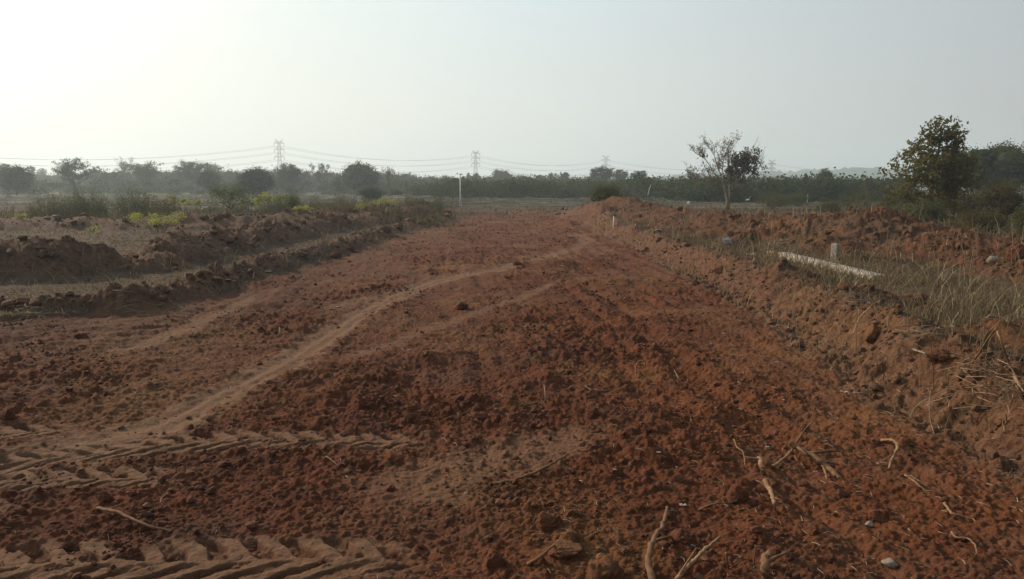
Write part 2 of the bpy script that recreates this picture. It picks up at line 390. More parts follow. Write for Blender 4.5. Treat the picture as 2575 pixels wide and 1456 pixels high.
M_LEAF = {
 'dark': leaf_material('dark_leaves', [(.022,.034,.018),(.034,.050,.024),(.055,.072,.032)], .2),
 'mid': leaf_material('green_leaves', [(.036,.046,.022),(.058,.072,.032),(.095,.110,.048)], .35),
 'olive': leaf_material('olive_leaves', [(.050,.048,.024),(.080,.078,.034),(.125,.115,.050)], .3),
 'brown': leaf_material('withered_leaves', [(.050,.034,.020),(.085,.058,.030),(.135,.095,.045)], .3),
 'bright': leaf_material('sunlit_leaves', [(.14,.18,.04),(.26,.29,.06),(.42,.40,.09)], .5, (.32,.32,.05)),
 'rust': leaf_material('rusty_leaves', [(.045,.032,.018),(.078,.056,.030),(.115,.085,.045)], .3, (.12,.09,.04)),
 'teak': leaf_material('broad_leaves', [(.044,.042,.018),(.075,.068,.028),(.110,.092,.036),(.19,.13,.05)], .4, (.17,.16,.04)),
}
M_BARK = simple('bark', (.060,.045,.035), (.13,.10,.075), 9, .95, .01)
M_PALEBARK = simple('pale_bark', (.13,.095,.07), (.22,.17,.125), 12, .95, .006)
M_ROOT = simple('root_wood', (.13,.065,.032), (.31,.19,.10), 30, .85, .003)
M_ROOTDARK = simple('dirty_root', (.10,.045,.025), (.20,.11,.06), 30, .9, .003)
M_STRAW = simple('dead_twig', (.14,.092,.058), (.30,.22,.15), 40, .9, .001)
M_CONC = simple('concrete', (.26,.225,.19), (.40,.36,.31), 14, .9, .006)
def dirty(m, col, scale):
    nt = m.node_tree; b = nt.nodes['Principled BSDF']; src = b.inputs['Base Color'].links[0].from_socket; tc = nt.nodes.new('ShaderNodeTexCoord')
    f = ramp(nt, noise(nt, scale, 6, .7, tc.outputs['Object']), [(.52,(0,0,0)),(.66,(.7,.7,.7))]); nt.links.new(mix(nt, f, src, col), b.inputs['Base Color'])
dirty(M_CONC, (.15,.085,.050), 4.5)
dirty(M_ROOT, (.11,.042,.020), 9)
dirty(M_STRAW, (.12,.065,.038), 6)
M_STEEL = simple('galvanised_steel', (.10,.105,.105), (.16,.165,.165), 2, .6, .001, spec=.3)
M_WIRE = simple('conductor', (.07,.07,.075), (.10,.10,.10), 2, .6, .001)
M_INS = simple('insulator_glaze', (.035,.025,.022), (.06,.04,.035), 4, .4, .001)
M_WHITE = simple('white_paint', (.62,.60,.56), (.80,.79,.76), 12, .8, .001)
M_SCRAP = simple('dusty_plastic', (.26,.21,.17), (.45,.41,.36), 30, .6, .001)
M_STONE = simple('pale_stone', (.17,.125,.09), (.27,.215,.17), 5, .9, .02)
M_ROOF = simple('sheet_roof', (.24,.24,.23), (.36,.36,.34), 3, .6, .003)
M_DARKWALL = simple('mud_wall', (.07,.055,.045), (.13,.10,.08), 3, .95, .01)
M_SAND = simple('orange_sand', (.40,.20,.10), (.50,.28,.16), 20, .95, .004)

# ------------------------------------------------------------------ ground sheet
NAZ, NRW = 1350, 980
az = np.radians(np.concatenate([np.linspace(-180,-44,50)[:-1], np.linspace(-44,44,NAZ), np.linspace(44,180,50)[1:-1]]))
th = np.radians(np.concatenate([np.linspace(80,32,30)[:-1], np.linspace(32,1.55,NRW)]))
rr = EYE/np.tan(th); rr = np.concatenate([rr, np.arange(rr[-1]+.5,150,.55), 150*1.06**np.arange(1,41)])
A, Rr = np.meshgrid(az, rr); X = np.sin(A)*Rr; Y = np.cos(A)*Rr
dr_ = np.gradient(rr); daz = np.gradient(az)
cell = np.sqrt(np.broadcast_to(dr_[:,None], X.shape)*np.maximum(Rr*daz[None,:], 1e-3))
cell = np.minimum(cell*1.0, 6)
Z, Mk = terrain(X.ravel(), Y.ravel(), cell.ravel())
x, y = X.ravel(), Y.ravel()
road, bank, far = Mk['road'], Mk['bank'], Mk['far']
track = np.clip(np.maximum(Mk['track'], Mk['tread']*.9), 0, 1)
lawn = (1-road)*(1-bank*.92)*(1-far)
# straw creeps over the banks in patches
lawn = np.clip(lawn+(1-road)*bank*ss(.0,.5,vn(x*.8,y*.8,200))*.45, 0, 1)
lawn = lawn*np.where(x > 0, ss(.55,.8,x-xR(y)+.2*vn(x*3,y*3,205)), 1)*(1-far)
green = ss(150,170,y)*ss(260,230,y)*ss(-110,-95,x)*ss(-62,-70,x)
rgt = ss(-.5,2.2,x+.9*vn(x*.5,y*.5,203))*ss(13,5,y)*(.5+.5*ss(-.3,.3,vn(x*.9,y*.9,202)))
pur = ss(-1,-6,x+1.5*vn(x*.4,y*.4,201)+0*y)*ss(6,9,y)
o1 = np.ones_like(x)
rgt = rgt*(.3+.7*road); pack = Mk['pack']
track = np.clip(np.maximum(track, pack*.28*(.6+.5*vn(x*7,y*7,206))),0,1)
slope = ((x > 0)&(x-xR(y) < 1.0)); m1 = np.stack([track, lawn, far, np.clip((bank*np.where(slope|(x < 0),1,.4)+(1-road)*slope)*(1-far),0,1)], 1); m2 = np.stack([green, rgt, pur, o1], 1)
nr, na = X.shape
ii, jj = np.meshgrid(np.arange(nr-1), np.arange(na), indexing='ij'); j2 = (jj+1) % na
Q = np.stack([ii*na+jj, ii*na+j2, (ii+1)*na+j2, (ii+1)*na+jj], -1).reshape(-1,4)[:, ::-1]
V = np.stack([x, y, Z], 1)
fr = road[Q].mean(1) > .5; fbk = (bank[Q].mean(1) > .45) & ~fr & (far[Q].mean(1) < .1)
ff = (far[Q].mean(1) > .5) & ~fr & ~fbk
for nm, sel in (('dirt_road', fr), ('earth_bank', fbk), ('paddy_field', ff), ('ground', ~fr & ~fbk & ~ff)):
    q = Q[sel]; idx, inv = np.unique(q, return_inverse=True); q = inv.reshape(q.shape)
    o = mesh_np(nm, V[idx], q, M_GROUND, attrs={'m1': m1[idx], 'm2': m2[idx]}); tag(o, kind='structure')
# little disc underfoot, closing the ring
r0 = np.arange(na); c0 = np.array([[0,0,float(Z[:na].mean())]])
o = mesh_np('ground', np.concatenate([V[:na], c0]), np.stack([np.full(na,na), (r0+1)%na, r0], 1), M_GROUND, attrs={'m1': np.concatenate([m1[:na],m1[:1]]), 'm2': np.concatenate([m2[:na],m2[:1]])}); tag(o, kind='structure')
del X, Y, A, Rr, V, Q, Mk

# ------------------------------------------------------------------ loose crumbs of soil (stuff)
def ico(sub=0):
    t = (1+5**.5)/2
    v = [(-1,t,0),(1,t,0),(-1,-t,0),(1,-t,0),(0,-1,t),(0,1,t),(0,-1,-t),(0,1,-t),(t,0,-1),(t,0,1),(-t,0,-1),(-t,0,1)]
    f = [(0,11,5),(0,5,1),(0,1,7),(0,7,10),(0,10,11),(1,5,9),(5,11,4),(11,10,2),(10,7,6),(7,1,8),(3,9,4),(3,4,2),(3,2,6),(3,6,8),(3,8,9),(4,9,5),(2,4,11),(6,2,10),(8,6,7),(9,8,1)]
    v = [np.array(p)/math.hypot(1,t) for p in v]
    for _ in range(sub):
        c = {}; nf = []
        def mp(a, b):
            k = (min(a,b), max(a,b))
            if k not in c:
                p = v[a]+v[b]; v.append(p/np.linalg.norm(p)); c[k] = len(v)-1
            return c[k]
        for a, b, d in f:
            x_, y_, z_ = mp(a,b), mp(b,d), mp(d,a); nf += [(a,x_,z_),(b,y_,x_),(d,z_,y_),(x_,y_,z_)]
        f = nf
    return np.array(v), np.array(f)
def n3(p, s, k):   # cheap smooth 3-D noise from three planes
    return (vn(p[...,0]*s+k, p[...,1]*s, k)+vn(p[...,1]*s, p[...,2]*s+k, k+1)+vn(p[...,2]*s, p[...,0]*s-k, k+2))/1.7
def lumps(sub, kinds, rough=.22):
    v, f = ico(sub); out = []
    for k in range(kinds):
        r = 1+rough*n3(v, 1.3, k*7)+rough*.55*n3(v, 3.1, k*7+3)
        if sub:
            nn = rng.normal(0,1,(11,3)); nn /= np.linalg.norm(nn,axis=1)[:,None]; dd_ = rng.uniform(.55,.95,11)
            r = np.minimum(r*1.1, np.min(dd_[None]/np.maximum(v@nn.T,1e-3), axis=1))*(1+rng.normal(0,.05,len(v)))
        q = v*r[:,None]*rng.uniform(.7,1.1,3); q[:,2] *= .8; out.append(q)
    return np.array(out), f
def scatter(name, pts, sizes, sub, kinds, m, tint, sink=.42, rough=.42):
    pr, f = lumps(sub, kinds, rough); n = len(pts); k = rng.integers(0, kinds, n); a = rng.uniform(0, 6.28, n)
    base = pr[k]; c, s_ = np.cos(a)[:,None], np.sin(a)[:,None]
    V = np.stack([base[...,0]*c-base[...,1]*s_, base[...,0]*s_+base[...,1]*c, base[...,2]], -1)*sizes[:,None,None]
    V += pts[:,None,:]; V[...,2] += (sizes*(.6-sink))[:,None]
    nv = pr.shape[1]; Fc = (f[None]+np.arange(n)[:,None,None]*nv).reshape(-1,3)
    return mesh_np(name, V.reshape(-1,3), Fc, m, smooth=sub > 1, attrs={'tint': np.repeat(tint, nv)})
def ground_points(n, r0, r1, az0, az1, p=1.0):
    a = np.radians(rng.uniform(az0, az1, n)); t = rng.uniform(0, 1, n)**p
    r = np.exp(math.log(r0)+t*(math.log(r1)-math.log(r0))); return np.sin(a)*r, np.cos(a)*r, r
x, y, r = ground_points(60000, 2.4, 46, -42, 42)
z, mk = terrain(x, y, r*0)
clump = ss(-.25,.45,vn(x*.9,y*.9,300)+.5*vn(x*3,y*3,301))*.95+.1
keep = rng.uniform(0,1,len(x)) < clump*(1-.74*mk['smooth'])*np.where((mk['road'] > .3)|(mk['bank'] > .3), 1, .12)*(1-.8*mk['pack'])
x, y, z, r = x[keep], y[keep], z[keep], r[keep]
sz = np.minimum((.0050+.0006*r)*rng.pareto(2.0, len(x))**.8*.8+.0028+.0005*r, .032+.0002*r)
P3 = np.stack([x,y,z],1); big = sz > .011+.0006*r
tag(scatter('soil_crumbs', P3[~big], sz[~big], 0, 14, M_CLOD, rng.uniform(0,1,(~big).sum())), kind='stuff')
tag(scatter('soil_clods', P3[big], sz[big], 1, 14, M_CLOD, rng.uniform(0,1,big.sum())), kind='stuff')

x, y, r = ground_points(90000, 4.5, 45, -42, 42, .7); z, mk = terrain(x, y, r*0)
keep = (rng.uniform(0,1,len(x)) < ss(.5,.95,mk['bank'])*np.where(x < 0, .75, .30)*np.clip(.5+1.4*vn(x*1.3,y*1.3,305),0,1)) & (mk['road'] < .5)
x, y, z, r = x[keep], y[keep], z[keep], r[keep]; sz = np.minimum(.012+.024*rng.pareto(2.4,len(x)), .035+.0042*r)*(1+.01*r)
tag(scatter('bank_clods', np.stack([x,y,z],1), sz, 1, 18, M_BANKCLOD, rng.uniform(0,1,len(x)), .38, .5), kind='stuff')

# ------------------------------------------------------------------ dry grass (stuff)
def blades(name, x, y, z, h, w, m, lean=.5, segs=2, tint=None):
    n = len(x); a = rng.uniform(0, 6.28, n); l = rng.uniform(.05, lean, n)*h; d = rng.uniform(0, 6.28, n)
    t = np.linspace(0, 1, segs+1); cx = np.cos(a)*w; cy = np.sin(a)*w
    V = np.zeros((n, 2*segs+1, 3)); 
    for i in range(segs+1):
        ox = np.cos(d)*l*t[i]**1.7; oy = np.sin(d)*l*t[i]**1.7; zz = z-.01+h*t[i]*(1-.25*t[i]*lean)
        if i < segs:
            k = 1-.5*t[i]
            V[:,2*i] = np.stack([x+ox-cx*k, y+oy-cy*k, zz], 1); V[:,2*i+1] = np.stack([x+ox+cx*k, y+oy+cy*k, zz], 1)
        else: V[:,2*i] = np.stack([x+ox, y+oy, zz], 1)
    f = []
    for i in range(segs-1): f += [(2*i,2*i+1,2*i+3),(2*i,2*i+3,2*i+2)]
    f += [(2*segs-2,2*segs-1,2*segs)]
    nv = 2*segs+1; Fc = (np.array(f)[None]+np.arange(n)[:,None,None]*nv).reshape(-1,3)
    tint = rng.uniform(0,1,n) if tint is None else tint
    return mesh_np(name, V.reshape(-1,3), Fc, m, smooth=False, attrs={'tint': np.repeat(tint, nv)})
M_TALL = leaf_material('tall_grass_blades', [(.065,.047,.030),(.095,.074,.042),(.085,.080,.036),(.19,.145,.09)], .3, (.12,.11,.04))
M_STUB = leaf_material('stubble', [(.040,.030,.020),(.070,.052,.034),(.075,.068,.036),(.13,.10,.065)], .2, (.08,.06,.03))
M_GRASS = leaf_material('dry_grass_blades', [(.085,.054,.033),(.155,.110,.066),(.135,.112,.058),(.38,.30,.19)], .25, (.20,.14,.07))
x, y, r = ground_points(210000, 3.2, 48, -42, 42, .8)
z, mk = terrain(x, y, r*0)
gm = (1-mk['road'])*(1-.88*mk['bank'])*ss(-.55,.3,vn(x*.7,y*.7,310)+.35*vn(x*3,y*3,311))
gm = np.where((mk['road'] < .2)&(mk['bank'] < .6), gm*1.25+.08*(1-mk['bank']), gm*.7)
keep = (rng.uniform(0,1,len(x)) < gm) & (mk['far'] < .3) 
x, y, z, r = x[keep], y[keep], z[keep], r[keep]
tall = np.where(x > 3, 1.0, .5)*(.6+.6*ss(-.2,.5,vn(x*.8,y*.8,312)))
h = rng.uniform(.04,.17,len(x))*tall; w = .0018+.00055*r
tag(blades('dry_grass', x, y, z, h, w, M_GRASS, .9), kind='stuff')
# taller brittle stalks on the right verge and along the left spoil heap
x, y, r = ground_points(36000, 4.5, 40, -42, 42, .8); z, mk = terrain(x, y, r*0)
gm = np.where(x > 3.3, 1.0*ss(-.6,.1,vn(x*.9,y*.9,313)), .34)*(1-mk['road'])*(1-np.where(x > 0,.55,.1)*mk['bank'])
keep = (rng.uniform(0,1,len(x)) < gm) & (mk['far'] < .3); x, y, z, r = x[keep], y[keep], z[keep], r[keep]
tag(blades('dry_stalks', x, y, z, rng.uniform(.15,.62,len(x))*np.where(x > 3,1,.5), .0012+.00028*r, M_GRASS, 1.1, 3), kind='stuff')
# stubble of the fields beyond
x = rng.uniform(-75,75,60000); y = 44+rng.uniform(0,1,60000)**1.6*90; z, mk = terrain(x, y, x*0+1)
keep = ss(-.5,.4,vn(x*.12,y*.5,320)) > rng.uniform(0,1,len(x)); x,y,z = x[keep],y[keep],z[keep]
tag(blades('field_stubble', x, y, z, rng.uniform(.05,.18,len(x)), .008+.0004*y, M_STUB, .7), kind='stuff')
# tall withered grass between the far bank and the fields
x = rng.uniform(-34,-1,24000); y = 30.5+rng.uniform(0,1,24000)**1.3*17; z, mk = terrain(x, y, x*0+.3)
keep = (rng.uniform(0,1,len(x)) < ss(-.2,.5,vn(x*.35,y*.5,330)+.4*vn(x*1.3,y*1.3,331))*ss(-2,-5,x+ (y-40)*.15)); x,y,z = x[keep],y[keep],z[keep]
tag(blades('tall_grass', x, y, z, rng.uniform(.2,.75,len(x))*(.5+.5*ss(-.2,.5,vn(x*.35,y*.5,332))), .010+.0002*y, M_TALL, .6, 3), kind='stuff')
# straw fibres lying on the worked soil
def fibres(name, x, y, z, L_, w, m):
    n = len(x); a = rng.uniform(0,6.28,n); b = a+rng.normal(0,.5,n); nx, ny = -np.sin(a)*w, np.cos(a)*w
    p0 = np.stack([x,y,z],1); p1 = p0+np.stack([np.cos(a)*L_,np.sin(a)*L_,rng.uniform(-.02,.12,n)*L_+.004],1)
    p2 = p1+np.stack([np.cos(b)*L_,np.sin(b)*L_,rng.uniform(-.25,.15,n)*L_],1)
    off = np.stack([nx,ny,w*.0],1); up = np.stack([x*0,x*0,w*1.4],1)
    V = np.stack([p0-off,p0+off,p0+up,p1-off,p1+off,p1+up,p2-off*.5,p2+off*.5,p2+up*.5],1); V[...,2] += (w*.4)[:,None]
    f = []
    for i in (0,3): f += [(i,i+3,i+5),(i,i+5,i+2),(i+2,i+5,i+4),(i+2,i+4,i+1),(i+1,i+4,i+3),(i+1,i+3,i)]
    Fc = (np.array(f)[None]+np.arange(n)[:,None,None]*9).reshape(-1,3)
    return mesh_np(name, V.reshape(-1,3), Fc, m, smooth=False, attrs={'tint': np.repeat(rng.uniform(0,1,n), 9)})
M_FIB = leaf_material('straw_fibres', [(.13,.075,.045),(.22,.14,.09),(.38,.30,.22)], .1, (.2,.13,.08))
x, y, r = ground_points(12000, 2.6, 30, -42, 42, 1); z, mk = terrain(x, y, r*0)
keep = rng.uniform(0,1,len(x)) < (1-.9*mk['smooth'])*np.where(x > .5, .42, .20)*np.where(mk['road']<.4,np.where(x<0,4,1.3),1); x,y,z,r = x[keep],y[keep],z[keep],r[keep]
tag(fibres('straw_litter', x, y, z+.004, rng.uniform(.008,.032,len(x))*(1+.06*r), .0007+.00022*r, M_FIB), kind='stuff')

# ------------------------------------------------------------------ trees and shrubs
ICO_V, ICO_F = None, None
def leaf_cloud(C, N, spread, size, m, parent, name='crown', flat=.8, tintf=None, droop=0, core=None, ct=None):
    """N leaf-sized faces gathered about the clump centres C (k x 3)"""
    k = rng.integers(0, len(C), N); sp_ = spread if np.ndim(spread) == 0 else spread[k][:,None]
    p = C[k]+rng.normal(0,1,(N,3))*sp_*np.array([1,1,flat])
    u_ = rng.normal(0,1,(N,3)); u_[:,2] -= droop; u_ /= np.linalg.norm(u_,axis=1)[:,None]
    w_ = np.cross(u_, rng.normal(0,1,(N,3))); w_ /= np.linalg.norm(w_,axis=1)[:,None]+1e-9
    s_ = size*rng.uniform(.6,1.3,N)[:,None]
    nrm = np.cross(u_, w_)
    V = np.stack([p-u_*s_*.5, p+w_*s_*.32+nrm*s_*.08, p+u_*s_*.5, p-w_*s_*.32+nrm*s_*.08],1)
    if ct is None: ct = rng.uniform(0,1,len(C))
    tint = np.clip(.65*ct[k]+.35*rng.uniform(0,1,N), 0, 1)
    if core is not None:               # twiggy heart of each clump, so the crown is not see-through
        cc, cr = core; iv, if_ = ico(0); n = len(cc); rr_ = np.broadcast_to(cr, (n,))*rng.uniform(.6,1.1,n)
        cv = iv[None]*rng.uniform(.65,1.25,(n,12,1))*rr_[:,None,None]+cc[:,None]
        q = np.arange(4*N).reshape(-1,4); tri = np.concatenate([q[:,[0,1,2]], q[:,[0,2,3]], (if_[None]+4*N+np.arange(n)[:,None,None]*12).reshape(-1,3)])
        return mesh_np(name, np.concatenate([V.reshape(-1,3), cv.reshape(-1,3)]), tri, m, parent, smooth=False, attrs={'tint': np.concatenate([np.repeat(tint,4), np.repeat(rng.uniform(0,.5,n),12)])})
    return mesh_np(name, V.reshape(-1,3), np.arange(4*N).reshape(-1,4), m, parent, smooth=False, attrs={'tint': np.repeat(tint,4)})
def limb_path(p, d, L, n=4, wander=.25, lift=.1):
    pts = [np.array(p,float)]; d = np.array(d,float); d /= np.linalg.norm(d)
    for i in range(n):
        d = d+np.random.default_rng(int(rng.integers(1e9))).normal(0,wander,3)*.6; d[2] += lift; d /= np.linalg.norm(d)
        pts.append(pts[-1]+d*L/n)
    return np.array(pts), d
def skeleton(h, spread, trunk_h, r0, levels=3, kids=(4,3,3), ang=.7, wander=.25, lift=.12, sides=(7,5,4,3)):
    """returns (MB trunk, tips)"""
    mb = MB(); tips = []
    def go(p, d, L, r, lev):
        pts, dd = limb_path(p, d, L, 4 if lev < 2 else 3, wander, lift)
        rad = np.linspace(r, r*.5, len(pts)); mb.tube(pts, rad, sides[min(lev,3)], cap=False)
        if lev >= levels: tips.append(pts[-1]); tips.append(pts[-2]); return
        nk = kids[min(lev, len(kids)-1)]
        for i in range(nk):
            t = rng.uniform(.45,1) if i else 1.0
            q = pts[min(int(t*(len(pts)-1)+.5), len(pts)-1)]
            a = rng.uniform(0,6.28); side = np.array([math.cos(a), math.sin(a), 0])
            nd_ = dd*math.cos(ang)+side*math.sin(ang)*rng.uniform(.6,1.2)+np.array([0,0,.15])
            go(q, nd_, L*rng.uniform(.55,.8), r*.55, lev+1)
    first = (h-trunk_h)*.42
    pts, dd = limb_path((0,0,-.15), (rng.normal(0,.06),rng.normal(0,.06),1), trunk_h+.15, 4, .06, .05)
    mb.tube(pts, np.linspace(r0*1.25, r0*.85, len(pts)), 8, cap=False)
    n = kids[0]
    for i in range(n):
        a = i*6.283/n+rng.uniform(-.5,.5); k = spread/max(h-trunk_h,.1)
        go(pts[-1] if i % 2 else pts[-2], (math.cos(a)*k*.9, math.sin(a)*k*.9, rng.uniform(.5,1.1)), first*rng.uniform(.8,1.1)*math.hypot(1,k*.5), r0*.6, 1)
    T = np.array(tips)
    # fit the skeleton to the wanted outline
    for arr in mb.v:
        s_ = np.clip((arr[:,2]-trunk_h*.5)/(trunk_h*.5+.01),0,1)
    zs = T[:,2].max(); xs = np.abs(T[:,:2]).max()
    fz = (h*.97-trunk_h)/max(zs-trunk_h,.1); fx = spread*1.0/xs
    def fit(a):
        a = a.copy(); up = a[:,2] > trunk_h
        a[:,2] = np.where(up, trunk_h+(a[:,2]-trunk_h)*fz, a[:,2])
        w_ = np.clip(a[:,2]/max(trunk_h,.3),0,1)[:,None]; a[:,:2] = a[:,:2]*(1+(fx-1)*w_); return a
    mb.v = [fit(a) for a in mb.v]; T = fit(T)
    return mb, T
def dome_centres(h, rad, low, n, flat=1.0, lop=.22):
    """clump centres filling a lumpy dome from height low to h"""
    c = rng.normal(0,1,(n,3)); c /= np.linalg.norm(c,axis=1)[:,None]
    k = int(rng.integers(0,999)); lump = 1+lop*n3(c, 1.4, k)+lop*.5*n3(c,3,k+5)
    q = c*(rng.uniform(.35,1,n)**.5)[:,None]*lump[:,None]
    mid = (h+low)/2; q = q*np.array([rad*.92, rad*.92, (h-low)/2*.92]); q[:,2] += mid; return q
def tree(u, vtop, wu, Yd, kind, leaf, label, group=None, vb=None, name=None, dens=1.0, cat='tree', low=None, trunk_v=None):
    """u: sight column, vtop: top row, wu: crown width in columns, Yd: distance"""
    X_, _, ztop = at(u, vtop, Yd); gz = terrain(np.array([X_]),np.array([Yd]),fine=False)[0][0]
    h = ztop-gz; rad = wu/2*Yd/F
    root = empty(name or ('tree' if cat == 'tree' else 'shrub'), (X_, Yd, gz)); tag(root, label, cat, group)
    ls = np.clip(.0014*Yd, .05, .5)
    lm = M_LEAF[leaf]
    if kind == 'dome':
        lo = h*.12 if low is None else low*h
        mb, T = skeleton(h*.9, rad*.75, max(h*.2,lo*.9), h*.03, 2, (4,3,3)); mb.build('trunk', M_BARK, root)
        C = dome_centres(h, rad, lo, int(150+60*dens)); N = int(5200*dens)
        sz_ = max(ls, math.sqrt(4.6*3.14*rad*(h-lo)/2/(N*.32))); leaf_cloud(C, N, .10*rad, sz_, lm, root, flat=.7, core=((C-[0,0,(h+lo)/2])*.82+[0,0,(h+lo)/2], .15*rad))
    elif kind == 'spread':
        th_ = h*.3 if low is None else low*h
        mb, T = skeleton(h, rad, th_, h*.022+.03, 3, (5,3,3), .75); mb.build('trunk', M_BARK, root)
        D = dome_centres(h, rad, max(th_*1.15,.3*h), int(60+40*dens), lop=.4); N = int(3800*dens)
        sz_ = min(max(ls, math.sqrt(2.4*3.14*rad*(h-th_)/2/(N*.32))), ls*2); leaf_cloud(np.concatenate([T,D]), N, .065*rad+.05, sz_, lm, root, flat=.6)
    elif kind == 'bare':
        th_ = h*.35 if low is None else low*h
        mb, T = skeleton(h, rad, th_, h*.022+.03, 4, (5,3,3,3), .7, sides=(6,4,3,3)); mb.build('trunk', M_BARK, root)
        leaf_cloud(T, int(1300*dens), .06*rad, ls*.75, lm, root, flat=.7)
    elif kind == 'bush':
        mb, T = skeleton(h*.85, rad*.8, h*.08, h*.015+.012, 3, (6,3,2), .6, sides=(5,4,3,3)); mb.build('stems', M_BARK, root)
        C = dome_centres(h, rad, -.15*h, int(70+60*dens), lop=.35); N = int(4400*dens)
        sz_ = min(max(ls, math.sqrt((3.2 if Yd > 70 else 2.2)*3.14*rad*h/2/(N*.32))), ls*2.2); leaf_cloud(np.concatenate([C,T]), N, .11*rad+.02, sz_, lm, root, 'foliage', .8, core=(C*[.7,.7,.75], .12*rad) if Yd > 70 or dens > 1.0 else None)
    elif kind == 'weed':
        mb = MB(); C = []
        for i in range(int(44*dens)+8):
            a = rng.uniform(0,6.28); q = rng.uniform(0,1)**.8*rad*1.15; L_ = h*rng.uniform(.3,1.02)**.8*(1.02-.45*q/rad)
            pts, dd = limb_path((math.cos(a)*q*.7, math.sin(a)*q*.7, -.05), (math.cos(a)*.28,math.sin(a)*.28,1), L_, 5, .1, .02)
            mb.tube(pts, np.linspace(.010*(1+.02*Yd), .003*(1+.02*Yd), 6), 4, cap=False)
            C += [pts[k]*t+pts[k+1]*(1-t) for k in (2,3,4) for t in (.1,.5,.9)]
        mb.build('stems', M_PALEBARK, root)
        leaf_cloud(np.array(C), int(1900*dens), .05*h+.03, ls*1.0, lm, root, 'foliage', 1.1, droop=-.8)
    elif kind == 'palm':
        mb = MB(); mb.tube([(0,0,-.2),(.1,0,h*.4),(0,.1,h*.78)], [h*.04,h*.03,h*.028], 7); mb.build('trunk', M_BARK, root)
        fb = MB()
        for i in range(26):
            a = rng.uniform(0,6.28); e = rng.uniform(-.3,1.3); L_ = rad*rng.uniform(.8,1.1)
            p = [np.array([0,0,h*.78])+np.array([math.cos(a)*math.cos(e)*L_*t, math.sin(a)*math.cos(e)*L_*t, math.sin(e)*h*.2*t-.35*L_*t*t]) for t in (0,.35,.7,1)]
            fb.tube(p, [.05,.22,.18,.02], 4, .25)
        fb.build('crown', M_LEAF['dark'], root)
    return root

SKY_TREES = [ # u, vtop, width, distance, kind, leaf, label, extra
 (35,415,95,130,'dome','dark','dense dark dome-shaped tree at the left edge of the treeline',dict(dens=1.3)),
 (8,407,50,175,'spread','dark','tall tree peeping over the dark dome at the left edge',{}),
 (76,417,20,260,'spread','dark','tiny tufted tree just right of the left-edge dome tree',dict(dens=.5,low=.6)),
 (104,421,26,330,'bare','mid','faint hazy tree between the tiny tufted tree and the round leafy one',{}),
 (179,399,84,140,'spread','dark','round leafy tree with gaps in its crown and a forked trunk, far left',dict(dens=1.7)),
 (243,418,34,220,'spread','dark','small open tree right of the round forked tree on the left',dict(dens=.7)),
 (314,393,64,200,'bare','mid','leafless spreading tree rising above the woods on the left',dict(dens=.8)),
 (358,404,76,172,'spread','olive','half-bare brownish tree leaning against the leafless spreading one',dict(dens=1.3)),
 (492,403,104,170,'spread','dark','broad flat-topped dark tree behind the low shed',dict(dens=2.0)),
 (524,429,62,142,'dome','dark','low dark round tree at the right foot of the broad flat-topped tree',{}),
 (641,420,92,108,'dome','dark','very dark compact dome tree left of the tallest pylon',dict(dens=1.4,low=.03)),
 (728,411,78,150,'spread','dark','ragged dark tree in front of the foot of the tallest pylon',dict(dens=1.6,low=.25)),
 (806,407,56,170,'bare','olive','thin half-leafless tree between the tallest pylon and the large rounded tree',dict(dens=2.2,low=.3)),
 (903,408,112,140,'dome','mid','large rounded grey-green tree left of the slim bare tree',dict(dens=1.4,low=.08)),
 (860,440,50,150,'dome','dark','dark low tree tucked under the left side of the large rounded tree',{}),
 (977,416,40,118,'bare','brown','slim leafless tree with a round crown and a clear trunk',dict(dens=.5,low=.42)),
 (1026,434,52,260,'dome','mid','pale distant rounded tree right of the slim leafless tree',{}),
 (1072,446,44,250,'dome','mid','low pale tree behind the palm',{}),
 (1086,436,30,210,'palm','dark','fan palm with drooping fronds above the scrub',{}),
 (1120,440,34,240,'bare','mid','wispy leafless tree top above the scrub near the palm',{}),
 (1137,448,60,120,'dome','dark','dark leafy tree left of the white pole',dict(low=.03)),
 (1178,432,12,320,'dome','mid','narrow column-shaped tree left of the second pylon',dict(dens=.4)),
 (1198,435,30,220,'dome','dark','small dark dome tree at the foot of the second pylon',{}),
 (1262,428,74,225,'dome','mid','wide rounded tree right of the second pylon',{}),
 (1308,440,52,235,'dome','mid','lower rounded tree beside the wide one right of the second pylon',{}),
 (1361,440,50,215,'dome','dark','twin-lobed dark tree between the second and third pylons',{}),
 (1394,432,34,210,'bare','mid','leafless twiggy tree behind the twin-lobed dark tree',dict(dens=1)),
 (1420,433,34,205,'spread','mid','open leafy tree right of the leafless twiggy one',dict(dens=.9)),
 (1457,446,22,300,'dome','mid','small far tree left of the third pylon',dict(dens=.5)),
 (1512,420,66,170,'spread','dark','broad airy tree in front of the third pylon',dict(dens=1.5,low=.45)),
 (1560,426,40,172,'spread','mid','thin airy tree right of the third pylon',dict(dens=.6,low=.5)),
 (1607,430,46,175,'spread','dark','airy leafy tree standing second right of the third pylon',dict(dens=.8,low=.5)),
 (1640,448,30,260,'dome','mid','small rounded treetop in the scrub right of the airy trees',dict(dens=.5)),
 (1750,424,54,118,'bare','brown','leafless twiggy tree just left of the half-leafy lone tree',dict(dens=1.2,low=.4)),
 (2077,424,44,92,'spread','mid','leafy tree with a bare twiggy top in the right-hand scrub',dict(dens=1.3,low=.2)),
 (2183,433,40,60,'bare','olive','thin sapling with upright bare shoots left of the big broad-leaved tree',dict(dens=.6,low=.2)),
 (2505,353,195,62,'dome','mid','big dense green dome tree at the right edge',dict(dens=2.8,low=.1)),
 (2390,363,110,58,'dome','olive','green feathery tree behind the big broad-leaved tree',dict(dens=2.0,low=.1)),
]
